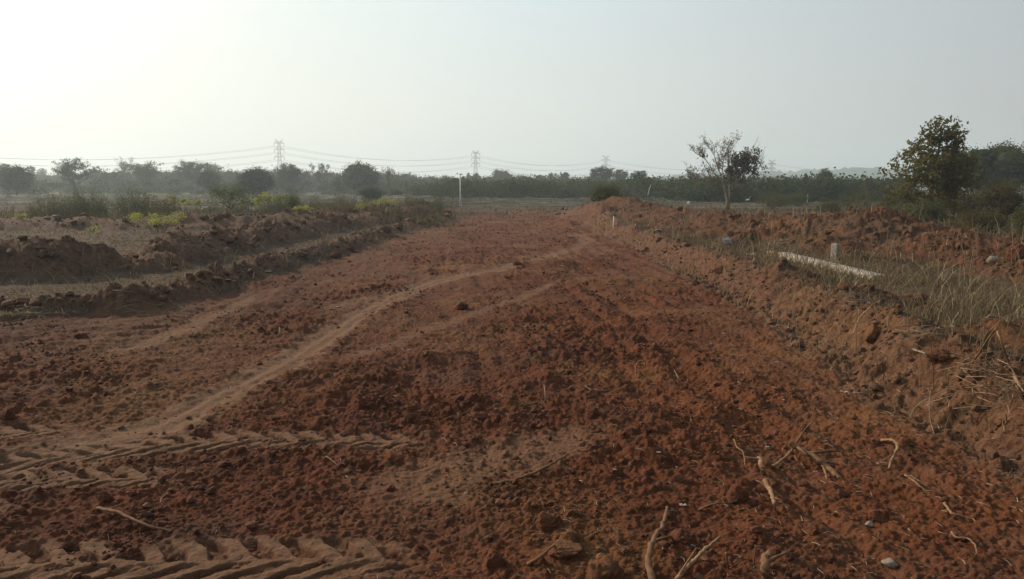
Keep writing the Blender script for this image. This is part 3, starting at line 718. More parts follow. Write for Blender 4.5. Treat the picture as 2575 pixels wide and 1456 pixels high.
for e in SKY_TREES:
    u,vt,wu,Yd,kd,lf,lb,ex = e
    tree(u,vt,wu,Yd,kd,lf,lb,'trees along the far edge of the fields', name={'palm':'palm_tree'}.get(kd,'tree'), **ex)
# scrub woodland at the far side of the paddy plots: bushes one can tell apart
SCRUB = []
k = 0
where = [(1165,462,85,108),(1225,455,95,112),(1290,466,90,116),(1345,462,80,110),(1400,468,90,104),(1455,462,80,112),(1500,456,70,120),(1590,462,90,104),(1650,468,80,96),(1700,462,90,108),(1790,458,90,92),
         (1900,458,80,86),(1960,448,90,96),(2010,455,80,90),(2130,452,100,84),(2200,462,90,80),(1060,462,80,130),(935,470,60,95),(985,472,60,120)]
adj = ['dark','dull green','grey-green','dense','ragged','low','rounded']
spots_txt = ['right of the dark tree by the white pole','second right of the white pole','third right of the white pole','below the twin-lobed dark tree','below the leafless twiggy tree',
 'left of the olive bush on the spoil ridge','behind the olive bush on the spoil ridge','right of the olive bush on the spoil ridge','beside the leaning white stick','between the leaning stick and the lone tree','behind the trunk of the lone tree',
 'just right of the lone tree','left of the twiggy-topped tree on the right','right in front of the far white post','right of the twiggy-topped tree','left of the big broad-leaved tree','below the fan palm','below the slim leafless tree, on the left','below the slim leafless tree, on the right']
for i, (u,vt,wu,Yd) in enumerate(where):
    tree(u,vt,wu,Yd,'bush',('mid','dark','mid','olive')[i%4],f'{adj[i%7]} scrub bush at the field edge {spots_txt[i]}','scrub bushes at the field edge',cat='bush',name='bush',dens=1.0)

# far woods that read as one mass
spec = [(-60,240,434,300,34,.9),(240,720,426,215,44,1.1),(700,1010,432,230,34,1.1),(990,1230,445,200,30,1.2),(1200,1560,446,200,46,1.3),(1330,1780,456,150,60,1.2),(1560,2260,449,240,60,1.2),(1740,2260,462,140,56,1.2),(-60,420,450,240,34,1.1),(1100,1740,470,118,80,1.1)]
C = []; CT = []; CR = []
for (u0,u1,v,Yd,n,wf) in spec:
    for i in range(n):
        u = u0+(u1-u0)*(i+rng.uniform(0,1))/n; Yq = Yd*rng.uniform(.92,1.1); X_,_,zt = at(u, v+rng.gamma(1.2,5)-3, Yq); zt = max(zt,1.2)
        rad = zt*rng.uniform(.35,.75)*wf; c = rng.normal(0,1,(34,3)); c /= np.linalg.norm(c,axis=1)[:,None]; c *= rng.uniform(.55,1,(34,1)); c *= (1+.2*n3(c,1.5,i))[:,None]
        C.append(c*np.array([rad,rad,zt*.46])+np.array([X_,Yq,zt*.5])); CT.append(np.full(34, np.clip(rng.normal(.45,.3),0,1))); CR.append(np.full(34, .2*min(rad,zt*.5)+.12))
C = np.concatenate(C); CT = np.concatenate(CT); CR = np.concatenate(CR)
o = leaf_cloud(C, 330000, CR*1.05, .40, M_LEAF['mid'], None, 'woodland', .8, core=((C-[0,0,.3])*[1,1,.93], CR*1.7), ct=np.clip(CT+rng.normal(0,.12,len(CT)),0,1)); tag(o, 'woods closing the far side of the fields', kind='stuff')
o = leaf_cloud(np.array([[at(u,v,Yd)[0]+rng.normal(0,2),Yd*rng.uniform(.95,1.1),rng.uniform(.1,1)**1.4*(2.6 if Yd > 120 else 2.2)] for u,v,Yd in [(rng.uniform(u0,u1),470,Yy) for (u0,u1,Yy,n) in ((-80,560,150,90),(560,1120,150,90),(1100,1760,100,170),(1700,2300,78,190)) for _ in range(n)]]), 70000, .8, .34, M_LEAF['dark'], None, 'undergrowth', .45)
tag(o, 'low thorny undergrowth along the field edge', kind='stuff')

# wooded low hills on the right
hx = np.linspace(-300,1400,170); hy = np.linspace(620,1400,60); HX, HY = np.meshgrid(hx,hy)
hh = (19*np.exp(-((HX-470)/190)**2)+8*np.exp(-((HX-230)/120)**2)+22*np.exp(-((HX-850)/250)**2))*ss(620,900,HY)*ss(1400,1150,HY)
hh = hh+2.2*fbm(HX*.05,HY*.05,3,400)*ss(640,720,HY)+1.5*domes(HX,HY,9.,401,.9)-1.5
n1, n2 = HX.shape; i_, j_ = np.meshgrid(np.arange(n1-1),np.arange(n2-1),indexing='ij')
o = mesh_np('hills', np.stack([HX.ravel(),HY.ravel(),hh.ravel()],1), np.stack([i_*n2+j_,i_*n2+j_+1,(i_+1)*n2+j_+1,(i_+1)*n2+j_],-1).reshape(-1,4), simple('hill_scrub',(.035,.045,.025),(.07,.08,.045),.12,.95,.5,'Object')); tag(o, kind='structure')

# ------------------------------------------------------------------ nearer shrubs
NEAR = [
 (115,462,120,34,'weed','olive','clump of tall weeds furthest left behind the far bank','shrub',2.0),
 (212,455,115,36,'weed','mid','tall leafy weed clump behind the far left bank, left of the bright leaves','shrub',3.0),
 (345,450,130,38,'weed','mid','tall upright weed clump with dark tips behind the far left bank','shrub',2.8),
 (415,474,70,36,'weed','brown','dry brown weed clump left of the round bright bush','shrub',1.2),
 (575,458,120,46,'bush','mid','spreading dark green shrub behind the pale boulder','shrub',.8),
 (690,468,80,42,'weed','mid','dark leaning weed clump behind the wide yellow-green shrub','shrub',1.4),
 (735,478,60,42,'bush','mid','dark rounded shrub right of the leaning weed clump','shrub',.7),
 (800,480,60,46,'weed','brown','dry grey-brown weed clump right of the yellow-green shrub','shrub',.9),
 (868,470,80,46,'weed','brown','dry thin weed clump with dark leaf tips below the large rounded tree','shrub',.9),
 (932,474,60,70,'bush','dark','dark green bush in front of the slim leafless tree','shrub',.8),
 (1035,470,80,43,'weed','olive','thin yellowish stems growing beside the dark low bush','shrub',1.0),
 (1108,470,60,44,'weed','olive','pale thin stems right of the dark low bush','shrub',.8),
 (1060,500,80,42,'bush','dark','dark low bush at the far end of the left spoil ridge','shrub',.6),
 (1523,460,100,36,'bush','olive','olive bush growing behind the tip of the right spoil ridge','shrub',1.2),
 (1945,485,95,52,'bush','olive','yellow-green low bush right of the lone tree','shrub',.8),
 (2085,500,70,34,'bush','olive','light green low bush behind the crest of the right spoil ridge','shrub',.8),
 (2010,482,70,60,'bush','mid','grey-green thorn bush behind the low bushes on the right','shrub',.7),
 (2160,478,110,44,'bush','olive','olive thorn scrub left of the big broad-leaved tree','shrub',1.0),
 (2240,488,80,38,'bush','olive','tangled olive bush at the left foot of the big broad-leaved tree','shrub',.9),
 (2330,500,120,25,'bush','olive','bright olive bush under the big broad-leaved tree','shrub',1.2),
 (2440,470,110,34,'bush','brown','brown twiggy bush right of the big broad-leaved tree','shrub',1.1),
 (2530,440,130,30,'bush','brown','tall brown thorn bush below the green dome tree at the right','shrub',1.5),
 (2470,530,130,21,'bush','brown','dry grey bramble behind the crest of the ridge on the right','shrub',1.1),
 (2400,560,110,17.5,'bush','brown','dry grey-brown thorn tangle right behind the ridge crest at the right','shrub',.8),
 (2590,500,90,20,'bush','olive','yellow-green bush cut by the right edge of the view','shrub',1.0),
]
for (u,vt,wu,Yd,kd,lf,lb,ct,dn) in NEAR:
    tree(u,vt,wu,Yd,kd,lf,lb,'shrubs behind the banks',cat='shrub',name='shrub',dens=dn)

# bright yellow-green plants lit from behind
def bright_plant(u, v, wu, hu, label, n=260, patches=5):
    x0,y0,z0 = G(u, v); k = y0/F; w = wu*k/2; h = hu*k*1.25; n = int(n*1.5)
    root = empty('leafy_plant', (x0,y0,z0)); tag(root, label, 'plant', 'yellow-green plants catching the light')
    mb = MB(); C = []
    for i in range(patches):
        t = (i+.5)/patches*2-1; top = np.array([t*w+rng.normal(0,w*.08), rng.normal(0,w*.3), h*rng.uniform(.45,1)*(1-.3*abs(t))])
        b0 = np.array([t*w*.25,0,-.03]); mid_ = (b0+top)/2+np.array([0,0,h*.12])
        mb.tube([b0,mid_,top], [.012,.009,.005], 5)
        for j in range(3): C.append(top+rng.normal(0,1,3)*np.array([w/patches*.8,w/patches*.8,h*.07]))
    mb.build('stems', M_BARK, root)
    leaf_cloud(np.array(C), int(n*1.3), .07*w+.03, max(.045,.0020*y0), M_LEAF['bright'], root, 'leaves', .6)
bright_plant(398,585,125,46,'sprawling yellow-leaved plant on the dry grass beyond the left spoil ridge',620,8)
bright_plant(234,583,28,12,'tiny yellow-green sprout left of the sprawling yellow-leaved plant',60,3)
bright_plant(53,552,22,10,'small yellow-green sprout near the left edge of the far bank',50,3)
bright_plant(464,533,70,40,'round bright green bush left of the pale boulder',520,5)
bright_plant(680,534,110,40,'wide yellow-green shrub right of the pale boulder',800,8)
bright_plant(762,532,50,12,'low yellow-green tuft right of the wide yellow-green shrub',120,4)
bright_plant(950,527,80,24,'low yellow-green plant on the far bank near the middle',260,5)
bright_plant(600,534,34,16,'small bright plant below the spreading dark shrub',110,3)

# the two trees with character
def lone_tree():
    x0,y0,z0 = G(1829,527); h = (527-370)*y0/F
    root = empty('tree', (x0,y0,z0)); tag(root,'lone tree half bare and half leafy standing behind the right spoil ridge','tree')
    k = y0/F; mb = MB()
    px = lambda u,v,d=0: np.array([(u-1829)*k, d, (527-v)*k])
    mb.tube([px(1829,532),px(1830,505,.05),px(1823,480),px(1819,465)], [.17,.125,.10,.08], 9)
    mb.tube([px(1829,515),px(1836,495,.1),px(1834,470,.12),px(1838,450,.1)], [.10,.085,.07,.055], 8)
    tips = []; leafy = []
    def br(pts, r0, r1, n=5): mb.tube(pts, np.linspace(r0,r1,len(pts)), n, cap=False)
    def fan(p, d, L, r, lev, bag, ang=.5):
        pts, dd = limb_path(p, d, L, 3, .22, .08); br(pts, r, r*.55, 4 if lev else 3); bag.append(pts[-1]); bag.append(pts[-2])
        if lev:
            for _ in range(3):
                a = rng.normal(0,1,3); a -= a@dd*dd; a /= np.linalg.norm(a)+1e-9
                fan(pts[rng.integers(1,len(pts))], dd+a*ang*rng.uniform(.6,1.4), L*rng.uniform(.55,.8), r*.55, lev-1, bag, ang)
    limbs = [((1819,465),(1795,440),(1772,405),(1755,393),0,0),((1819,465),(1803,420),(1795,392),(1785,376),.4,0),((1819,468),(1812,430),(1812,400),(1818,380),-.3,0),
             ((1822,475),(1795,462),(1770,455),(1752,440),.3,0),((1825,485),(1800,470),(1785,452),(1775,445),-.4,0),((1834,470),(1828,430),(1832,400),(1838,376),.2,0),
             ((1838,450),(1850,425),(1865,400),(1880,392),.2,1),((1838,452),(1845,430),(1848,405),(1860,396),-.4,1),((1838,455),(1858,440),(1878,425),(1893,410),-.2,1),
             ((1836,460),(1832,435),(1835,420),(1830,408),.3,1),((1834,480),(1850,470),(1875,462),(1890,432),.0,1),((1833,490),(1848,478),(1855,468),(1862,460),.3,1)]
    for a,b,c,d,dep,lf in limbs:
        p = [px(*a),px(*b,dep*.5),px(*c,dep),px(*d,dep*1.4)]; br(p,.045,.014,5)
        for q in (1,2,3):
            for _ in range(3 if lf else 4):
                dd = (p[q]-p[q-1])/np.linalg.norm(p[q]-p[q-1]); a_ = rng.normal(0,1,3)
                fan(p[q], dd+a_*.6, rng.uniform(.35,.7), .014, 2, leafy if lf and q > 1 else tips)
    mb.build('trunk', M_PALEBARK, root)
    C = np.array([px(u,v,rng.normal(0,.4)) for u,v,s_ in [(1835+rng.normal(0,12),430+rng.normal(0,14),0) for _ in range(20)]+[(1866+rng.normal(0,17),413+rng.normal(0,14),0) for _ in range(56)]+[(1890,425,0),(1884,437,0),(1795,470,0),(1757,393,0),(1893,410,0)]])
    leaf_cloud(C, 2500, .13, .16, M_LEAF['rust'], root, 'crown', .9)
    leaf_cloud(np.array([px(1845+rng.normal(0,8),488+rng.normal(0,8),rng.normal(0,.2)) for _ in range(12)]), 260, .1, .10, M_LEAF['mid'], root, 'foliage', .9)
    T = np.array(tips); leaf_cloud(T, 2600, .07, .095, M_LEAF['teak'], root, 'dead_leaves', 1)
lone_tree()
def broad_tree():
    Yd = 27.; x0,_,z0 = at(2335,560,Yd); gz = terrain(np.array([x0]),np.array([Yd]),fine=False)[0][0]
    root = empty('tree', (x0,Yd,gz)); tag(root,'big broad-leaved tree with brownish leaves and a ragged pointed top behind the right ridge','tree')
    k = Yd/F; px = lambda u,v,d=0: np.array([(u-2335)*k, d, at(u,v,Yd)[2]-gz])
    mb = MB(); mb.tube([np.array([0,0,-.2]),px(2338,520),px(2342,460,.1),px(2345,400),px(2350,345),px(2357,310)], [.10,.085,.07,.05,.03,.01], 8)
    C = []
    for i in range(46):
        t = rng.uniform(0,1); v0 = 530-t*200; u0 = 2338+t*16; s_ = rng.choice([-1,1]); wid = 95*(1-t)**.75+14
        du = s_*rng.uniform(.4,1)*wid; dv = -rng.uniform(.1,.55)*abs(du)-8; dp = rng.normal(0,.45)
        p = [px(u0,v0),px(u0+du*.5,v0+dv*.35,dp*.5),px(u0+du,v0+dv,dp)]; mb.tube(p, [.028,.018,.006], 5)
        for q in np.linspace(.35,1,7): C.append(p[0]*(1-q)+p[2]*q+rng.normal(0,.05,3))
    mb.build('trunk', M_BARK, root)
    # body of the crown, following its outline in height
    prof = [(555,64),(520,95),(480,108),(440,110),(400,99),(370,78),(345,56),(325,44),(303,28)]
    for _ in range(620):
        v = rng.uniform(301,548) if rng.uniform() < .8 else rng.uniform(380,540); w = np.interp(v,[a for a,b in prof][::-1],[b for a,b in prof][::-1])
        cu = np.interp(v,[300,380,450,550],[2358,2345,2340,2330]); q = rng.uniform(-1,1)
        if v < 395 and rng.uniform() < .5: continue
        C.append(px(cu+q*w, v, rng.normal(0,.55)*w/100))
    leaf_cloud(np.array(C), 7000, .085, .125, M_LEAF['teak'], root, 'crown', .9, droop=.5)
broad_tree()

# ------------------------------------------------------------------ pylons and conductors
def bar(mb, a, b, r): mb.tube([a,b], r, 4)
def pylon(u, vtop, Yd, arms, label, wide=3.0, rot=0, H0=None):
    X_,_,zt = at(u, vtop, Yd); root = empty('pylon', (X_,Yd,0), rot); tag(root, label, 'pylon', 'pylons carrying the power line')
    h = zt; t = Yd*(.00021 if Yd < 950 else .00055)
    zs = [0,.16*h,.3*h,.42*h,.52*h,.60*h,.67*h,.74*h,.81*h,.87*h,.93*h]
    hw = lambda z: np.interp(z/h, [0,.42,.6,.93], [.095*h,.045*h,.03*h,.022*h])
    mb = MB()
    cs = ((-1,-1),(1,-1),(1,1),(-1,1))
    for i, z in enumerate(zs):
        w = hw(z)
        if i < len(zs)-1:
            z2 = zs[i+1]; w2 = hw(z2)
            for k_, (a, b) in enumerate(cs):
                bar(mb,(a*w,b*w,z),(a*w2,b*w2,z2),t*.8); c, d = cs[(k_+1)%4]
                bar(mb,(a*w,b*w,z),(c*w2,d*w2,z2),t*.42); bar(mb,(c*w,d*w,z),(a*w2,b*w2,z2),t*.42)
                if i: bar(mb,(a*w,b*w,z),(c*w,d*w,z),t*.4)
    mb.build('tower_frame', M_STEEL, root)
    pk = MB(); w = hw(.93*h)
    for s_ in (-1,1):
        for b in (-1,1): bar(pk,(s_*w,b*w,.93*h),(s_*wide*.85,0,h),t*1.1); bar(pk,(-s_*w,b*w,.93*h),(s_*wide*.75,0,h),t*.5)
    pk.build('peak', M_STEEL, root)
    att = []
    for f_ in arms:
        z = f_*h; ab = MB(); w = hw(z)
        for b in (-1,1): bar(ab,(-w,b*w,z),(w,b*w,z),t*.9)
        for s_ in (-1,1):
            e = (s_*wide,0,z+.2)
            for b in (-1,1): bar(ab,(s_*w,b*w,z),e,t*1.4); bar(ab,(s_*w,b*w,z+.035*h),e,t*1.0)
        ab.build('crossarm', M_STEEL, root)
        for s_ in (-1,1):
            ib = MB(); L_ = .06*h if wide < 5 else .02*h; prof = []
            for q in range(9): prof += [q/9, q/9+.05]
            ib.tube([(s_*wide,0,z-L_*q) for q in prof], [t*2.0 if i_%2 else t*.9 for i_ in range(len(prof))], 6)
            ib.build('insulator', M_INS, root); 
            c, sn = math.cos(rot), math.sin(rot); att.append((s_, f_, Vector((X_+c*s_*wide, Yd+sn*s_*wide, z-L_))))
    return att
A1 = pylon(701,350,590,(.92,.79,.645),'tallest lattice pylon, left of centre, rising from the ragged dark tree',3.6,R(25))
A2 = pylon(1196,378,760,(.92,.79,.645),'slim lattice pylon near the middle, seen above the dark dome tree',4.4,R(25))
A3 = pylon(1524,391,880,(.86,.70,.54),'wide-armed lattice pylon behind the broad airy tree',6.0,R(25))
A4 = pylon(1941,402,990,(.86,.70,.54),'faintest lattice pylon in the haze, right of the lone tree',6.5,R(25))
def far_att(px_, py_, ref, dz=0): 
    return [(s_, f_, Vector((px_+s_*2.8, py_, p.z+dz))) for s_, f_, p in ref]
A0 = far_att(-470, 600, A1, -3.); A5 = far_att(760, 1150, A4, 0)
tier = ['uppermost','middle','lowest']
for i in range(6):
    s_ = A1[i][0]; mb = MB()
    for a, b, sag in ((A0,A1,8.5),(A1,A2,7.5),(A2,A3,7.5),(A3,A4,9),(A4,A5,12)):
        p, q = a[i][2], b[i][2]; pts = []
        for t in np.linspace(0,1,25):
            v = p.lerp(q, t); pts.append((v.x, v.y, v.z-sag*4*t*(1-t)))
        yy = (p.y+q.y)/2; mb.tube(pts, yy*.000125, 4)
    mb_ = mb.build('power_cable', M_WIRE); tag(mb_, f'{tier[i//2]} sagging power cable strung on the {"left" if s_ < 0 else "right"} arms of the pylons', 'power cable', 'cables of the power line')

# ------------------------------------------------------------------ small built things
def concrete_post():
    x0,y0,z0 = G(2099,660); k = y0/F; w = 22*k; h = 44*k
    root = empty('concrete_post', (x0,y0,z0), R(38)); tag(root,'short square grey concrete post standing beside the concrete beam','post')
    b = MB(); b.box((0,0,h/2-.08),(w*.74,w*.74,h+.16),taper=.96); b.build('shaft', M_CONC, root, smooth=False, bevel=.008)
    b = MB(); b.box((0,0,h+.003),(w*.5,w*.5,.012),taper=.8); b.build('cap', M_CONC, root, smooth=False, bevel=.003)
concrete_post()
def beam():
    a = np.array(P(1968,640,.36)); b = np.array(P(2214,694,.36)); c = (a+b)/2; L_ = np.linalg.norm(b-a); an = math.atan2(b[1]-a[1],b[0]-a[0])
    n = 24; xs = np.linspace(-L_/2,L_/2,n); w = .09; hgt = .12; V = []
    for i, q in enumerate(xs):
        j = rng.normal(0,.004,4)
        ww = w*(1+.02*math.sin(i)); V += [(q,-ww+j[0],-hgt),(q,ww+j[1],-hgt),(q,ww*.96+j[2],hgt*.5),(q,-ww*.96+j[3],hgt*.5)]
    f = [(i*4+j, i*4+(j+1)%4, i*4+4+(j+1)%4, i*4+4+j) for i in range(n-1) for j in range(4)]+[(3,2,1,0),((n-1)*4,(n-1)*4+1,(n-1)*4+2,(n-1)*4+3)]
    m = MB(); m.add(V, f); zz = float(np.mean(H(np.array([a[0],c[0],b[0]]),np.array([a[1],c[1],b[1]]))))
    o = m.build('concrete_beam', M_CONC, None, (c[0],c[1],zz+.035), smooth=False, bevel=.012); o.rotation_euler = (0,R(.6),an)
    tag(o,'long pale concrete beam lying in the dry grass of the right verge','beam')
beam()
def lump_thing(name, u, v, wu, hu, label, cat, m, group=None, sub=3, rough=.3, seed=0, sink=.25, dep=.9, rotz=None):
    x0,y0,z0 = G(u, v+hu*.4); k = math.hypot(y0,EYE)/F; vv, f = ico(sub); p = vv
    r_ = 1+rough*n3(p,1.1,seed)+rough*.5*n3(p,2.7,seed+9)+rough*.28*n3(p,6,seed+4)+rough*.12*n3(p,13,seed+6)
    pr = np.random.default_rng(seed); nn = pr.normal(0,1,(26,3)); nn /= np.linalg.norm(nn,axis=1)[:,None]; dd_ = pr.uniform(.66,1.0,26)
    den = np.maximum(p@nn.T, 1e-3); fac = np.min(dd_[None]/den, axis=1); r_ = np.minimum(r_*1.08, fac)*(1+.09*n3(p,4,seed+2)+.07*n3(p,10,seed+6)+.04*n3(p,24,seed+7))
    q = p*r_[:,None]*np.array([wu*k/2, wu*k/2*dep, hu*k/2*1.15])
    a = rng.uniform(0,.6)-.3 if rotz is None else rotz; c,s_ = math.cos(a),math.sin(a); q = np.stack([q[:,0]*c-q[:,1]*s_, q[:,0]*s_+q[:,1]*c, q[:,2]],1)
    o = mesh_np(name, q, f, m, attrs={'tint': np.full(len(q), .5)}, loc=(x0,y0,z0+hu*k/2*(1-sink*2))); tag(o, label, cat, group); return o
g = 'large clods of earth on the worked soil'
for i,(u,v,w_,h_,lb) in enumerate([
 (1375,1308,66,50,'large dark angular clod left of the tall blocky clod near the bottom edge'),
 (1434,1346,58,64,'tall blocky reddish clod at bottom centre right'),
 (1522,1432,104,66,'biggest dark clod cut by the bottom edge, left of the thick upright root'),
 (1418,1384,96,36,'flat slab-like clod just below the tall blocky clod'),
 (1200,1043,56,30,'broad rounded clod on the middle of the road above the tread tracks'),
 (1034,1046,32,24,'round clod left of the broad rounded one above the tread tracks'),
 (1856,1245,56,48,'upright clod left of the pale snaking root'),
 (1716,1357,64,40,'dark round clod left of the split stick at the bottom right'),
 (2206,1294,52,38,'reddish clod below the forked root on the right'),
 (205,842,34,22,'dark clod by itself on the left of the road below the grass verge'),
 (562,1173,38,18,'smooth rounded clod between two tyre tread bands'),
 (15,1045,46,40,'bulky clod at the left edge above the tread tracks'),
 (1160,768,36,24,'clod alone in the middle of the road'),
 (1300,662,26,14,'small clod heaped where the pale wheel track ends'),
 (2200,822,58,48,'pale orange clod fallen from the right verge'),
 (2368,893,70,40,'broad clod on the lip of the right bank beside the curved pale root'),
 (2558,636,60,48,'very dark clod on the right spoil ridge at the right edge'),
 (2417,614,30,22,'clod high on the right spoil ridge by the forked white twig'),
 (1812,676,36,20,'clod on the lip of the right bank left of the concrete beam'),
 (845,640,30,22,'dark clod capping the left kerb of earth'),
 (1495,1047,40,30,'lumpy clod at the end of the smooth scraped patch'),
 (265,1255,40,26,'crumbly clod left of the buried brown stick'),
 (2020,1215,34,24,'dark clod right of the pale snaking root'),
 (1245,1398,64,50,'dark jagged clod standing at bottom centre')]):
    lump_thing('soil_clod',u,v,w_,h_,lb,'clod',M_CLOD,g,4,.34,i*13+1,.36)
g = 'pale stones lying about'
for i,(u,v,w_,h_,lb) in enumerate([
 (527,525,42,15,'large pale boulder on the far left bank among the shrubs'),
 (116,547,18,5,'flat white stone on the far left bank, left one of a pair'),
 (139,547,22,5,'flat white stone on the far left bank, right one of a pair'),
 (26,594,8,6,'small white stone in the dry grass at the left edge'),
 (2495,662,34,22,'pale rounded rock half buried in the right spoil ridge'),
 (2238,1406,40,18,'cream coloured stone near the bottom right'),
 (675,684,24,7,'flat pale stone at the foot of the left kerb'),
 (852,772,16,5,'flat white chip on the red soil left of centre'),
 (1893,640,22,9,'pale rock left of the orange sand'),
 (1172,1242,14,8,'small grey pebble on the smooth scraped patch'),
 (2186,1322,22,14,'tan round pebble below the reddish clod on the right'),
 (1205,557,8,5,'tiny white stone at the far end of the road'),
 (1272,546,7,4,'tiny pale stone by the far mound')]):
    lump_thing('stone',u,v,w_,h_,lb,'stone',M_STONE,g,2,.25,i*11+3,.2)
lump_thing('sand_heap',1950,637,52,14,'low heap of orange sand at the far end of the concrete beam','sand heap',M_SAND,None,3,.2,5,.3)

def pole(name,u,vb,vt,w_,label,cat,m,lean=0,extra=None):
    x0,y0,z0 = G(u,vb); k = y0/F; h = (vb-vt)*k; r_ = w_*k/2
    b = MB(); b.tube([(0,0,-.1),(lean*k*.5,0,h*.5),(lean*k,0,h)], [r_*1.1,r_,r_*.9], 8); 
    if extra: root = empty(name,(x0,y0,z0)); tag(root,label,cat); b.build('shaft',m,root); e = MB(); e.box((r_*1.5,0,h*.97),(r_*5,r_*2,h*.02)); e.build('bracket',M_STEEL,root)
    else: o = b.build(name,m,None,(x0,y0,z0)); tag(o,label,cat)
    return o if not extra else root
pole('white_pole',1158,523,437,3.2,'tall thin white pole standing alone at the field edge near the middle','pole',M_WHITE,0,True)
pole('marker_stake',1543,573,546,3.0,'short white marker stake at the foot of the right spoil ridge tip','stake',M_WHITE)
X_,_,z1 = at(1637,465,75); X0_,_,z0_ = at(1629,484,75); b = MB(); b.tube([(0,0,-.3),((X_-X0_)*.5,0,(z1-z0_)*.5),(X_-X0_,0,z1-z0_)],[.03,.028,.022],8); tag(b.build('leaning_stick',M_WHITE,None,(X0_,75,z0_)),'thin leaning white stick in the scrub right of the olive bush','stick')
pole('fence_post',2030,512,489,2.0,'thin pale fence post in the scrub below the twiggy-topped tree','post',M_WHITE)
def free_pole(u,vt,vb,Yd,w_,label):
    X_,_,z1 = at(u,vt,Yd); b = MB(); r_ = w_*Yd/F/2; b.tube([(0,0,-.2),(0,0,z1/2),(0,0,z1)],[r_,r_,r_*.9],8); o = b.build('far_post',M_WHITE,None,(X_,Yd,0)); tag(o,label,'post')
free_pole(2133,444,462,130,4.0,'bright white post far off before the wooded hills on the right')
def shed():
    Yd = 205.; x0,_,zt = at(415,457,Yd); root = empty('shed',(x0,Yd,0)); tag(root,'low open shed with a pale sheet roof beyond the green field','shed')
    W = 72*Yd/F; b = MB()
    n = 36; V = []
    for i in range(n+1):
        q = -W/2+W*i/n; V += [(q,-2.2,zt-.25+.06*math.sin(i*1.7)),(q,2.2,zt+.15+.06*math.sin(i*1.7)),(q,2.2,zt+.22+.06*math.sin(i*1.7)),(q,-2.2,zt-.15+.06*math.sin(i*1.7))]
    f = [(i*4+j,i*4+(j+1)%4,i*4+4+(j+1)%4,i*4+4+j) for i in range(n) for j in range(4)]+[(3,2,1,0),(n*4,n*4+1,n*4+2,n*4+3)]
    b.add(V,f); b.build('roof',M_ROOF,root,smooth=False)
    b = MB(); b.box((0,1.9,zt*.45),(W*.92,.2,zt*.9)); b.build('wall',M_DARKWALL,root,smooth=False)
    for i in range(5):
        b = MB(); b.tube([(-W*.45+W*.225*i,-1.9,-.1),(-W*.45+W*.225*i,-1.9,zt-.25)],.12,6); b.build('post',M_CONC,root)
shed()
def plastic_bag():
    x0,y0,z0 = G(1829,616); k = y0/F; vv,f = ico(4); r_ = 1+.25*n3(vv,1.6,77)+.16*n3(vv,4,78)+.05*n3(vv,9,79); q = vv*r_[:,None]*np.array([12*k,9*k,8.5*k]); q[:,2] = np.maximum(q[:,2],-.05)
    m, nt, b = mat('clear_blue_plastic'); b.inputs['Base Color'].default_value = (.30,.42,.54,1); b.inputs['Roughness'].default_value = .18; b.inputs['Alpha'].default_value = .22; b.inputs['Specular IOR Level'].default_value = .8
    o = mesh_np('plastic_bag',q,f,m,loc=(x0,y0,z0+.09)); tag(o,'crumpled see-through bluish plastic bag on the right verge','plastic bag')
    s_ = o.modifiers.new('s','SOLIDIFY'); s_.thickness = .0015
plastic_bag()
def scrap(u,v,w_,label):
    x0,y0,z0 = G(u,v); k = math.hypot(y0,EYE)/F; n = 7; gx,gy = np.meshgrid(np.linspace(-1,1,n),np.linspace(-.6,.6,n)); zz = .35*vn(gx*1.7+u,gy*1.7,5)+.25
    V = np.stack([gx*w_*k/2*(1+.2*vn(gy*2+u,gx,8)),gy*w_*k/2,np.abs(zz)*w_*k/2],-1).reshape(-1,3)
    i_,j_ = np.meshgrid(np.arange(n-1),np.arange(n-1),indexing='ij'); o = mesh_np('plastic_scrap',V,np.stack([i_*n+j_,i_*n+j_+1,(i_+1)*n+j_+1,(i_+1)*n+j_],-1).reshape(-1,4),M_SCRAP,loc=(x0,y0,z0+.004)); s_ = o.modifiers.new('s','SOLIDIFY'); s_.thickness = .002
    tag(o,label,'scrap','scraps of white plastic')
scrap(2121,986,24,'torn white plastic scrap at the foot of the right bank')
scrap(1717,1281,16,'bright white scrap left of the brown arched root')
scrap(1656,1162,10,'small pale scrap in the middle right of the worked soil')
scrap(1546,1198,9,'tiny white scrap above the big clods')
scrap(1930,1120,10,'tiny white scrap above the snaking root')
scrap(1655,580,16,'flat white strip of plastic on the verge beyond the marker stake')
scrap(1570,574,10,'small white scrap right beside the marker stake')
def rag():
    x0,y0,z0 = G(1730,524); k = y0/F; root = empty('plastic_on_twig',(x0,y0,z0)); tag(root,'white plastic shred caught on a twig behind the right spoil ridge','plastic')
    b = MB(); b.tube([(0,0,-.03),(.02,0,8*k),(.03,0,14*k)],[.012,.01,.007],5); b.build('twig',M_BARK,root)
    vv,f = ico(2); r_ = 1+.35*n3(vv,2,5); mesh_np('plastic',vv*r_[:,None]*np.array([3.6*k,1.6*k,4.6*k])+np.array([.06,0,12*k]),f,M_WHITE,root)
rag()
def egret(u,v,s,label,flip=1):
    x0,y0,z0 = G(u,v); root = empty('egret',(x0,y0,z0)); root.scale = (flip*s,s,s); tag(root,label,'bird')
    b = MB(); b.tube([(-.30,0,.26),(-.22,0,.30),(-.08,0,.33),(.06,0,.35),(.13,0,.39),(.15,0,.46),(.12,0,.54),(.15,0,.61),(.20,0,.63),(.24,0,.62)],[.01,.045,.085,.08,.04,.025,.02,.022,.03,.012],10); b.build('body',M_WHITE,root)
    b = MB(); b.tube([(.235,0,.622),(.33,0,.60)],[.010,.003],5); b.build('beak',M_SAND,root)
    for q in (-.03,.03): b = MB(); b.tube([(0,q,.30),(.02,q,.15),(-.01,q,0),(.05,q,.0)],.008,5); b.build('leg',M_INS,root)
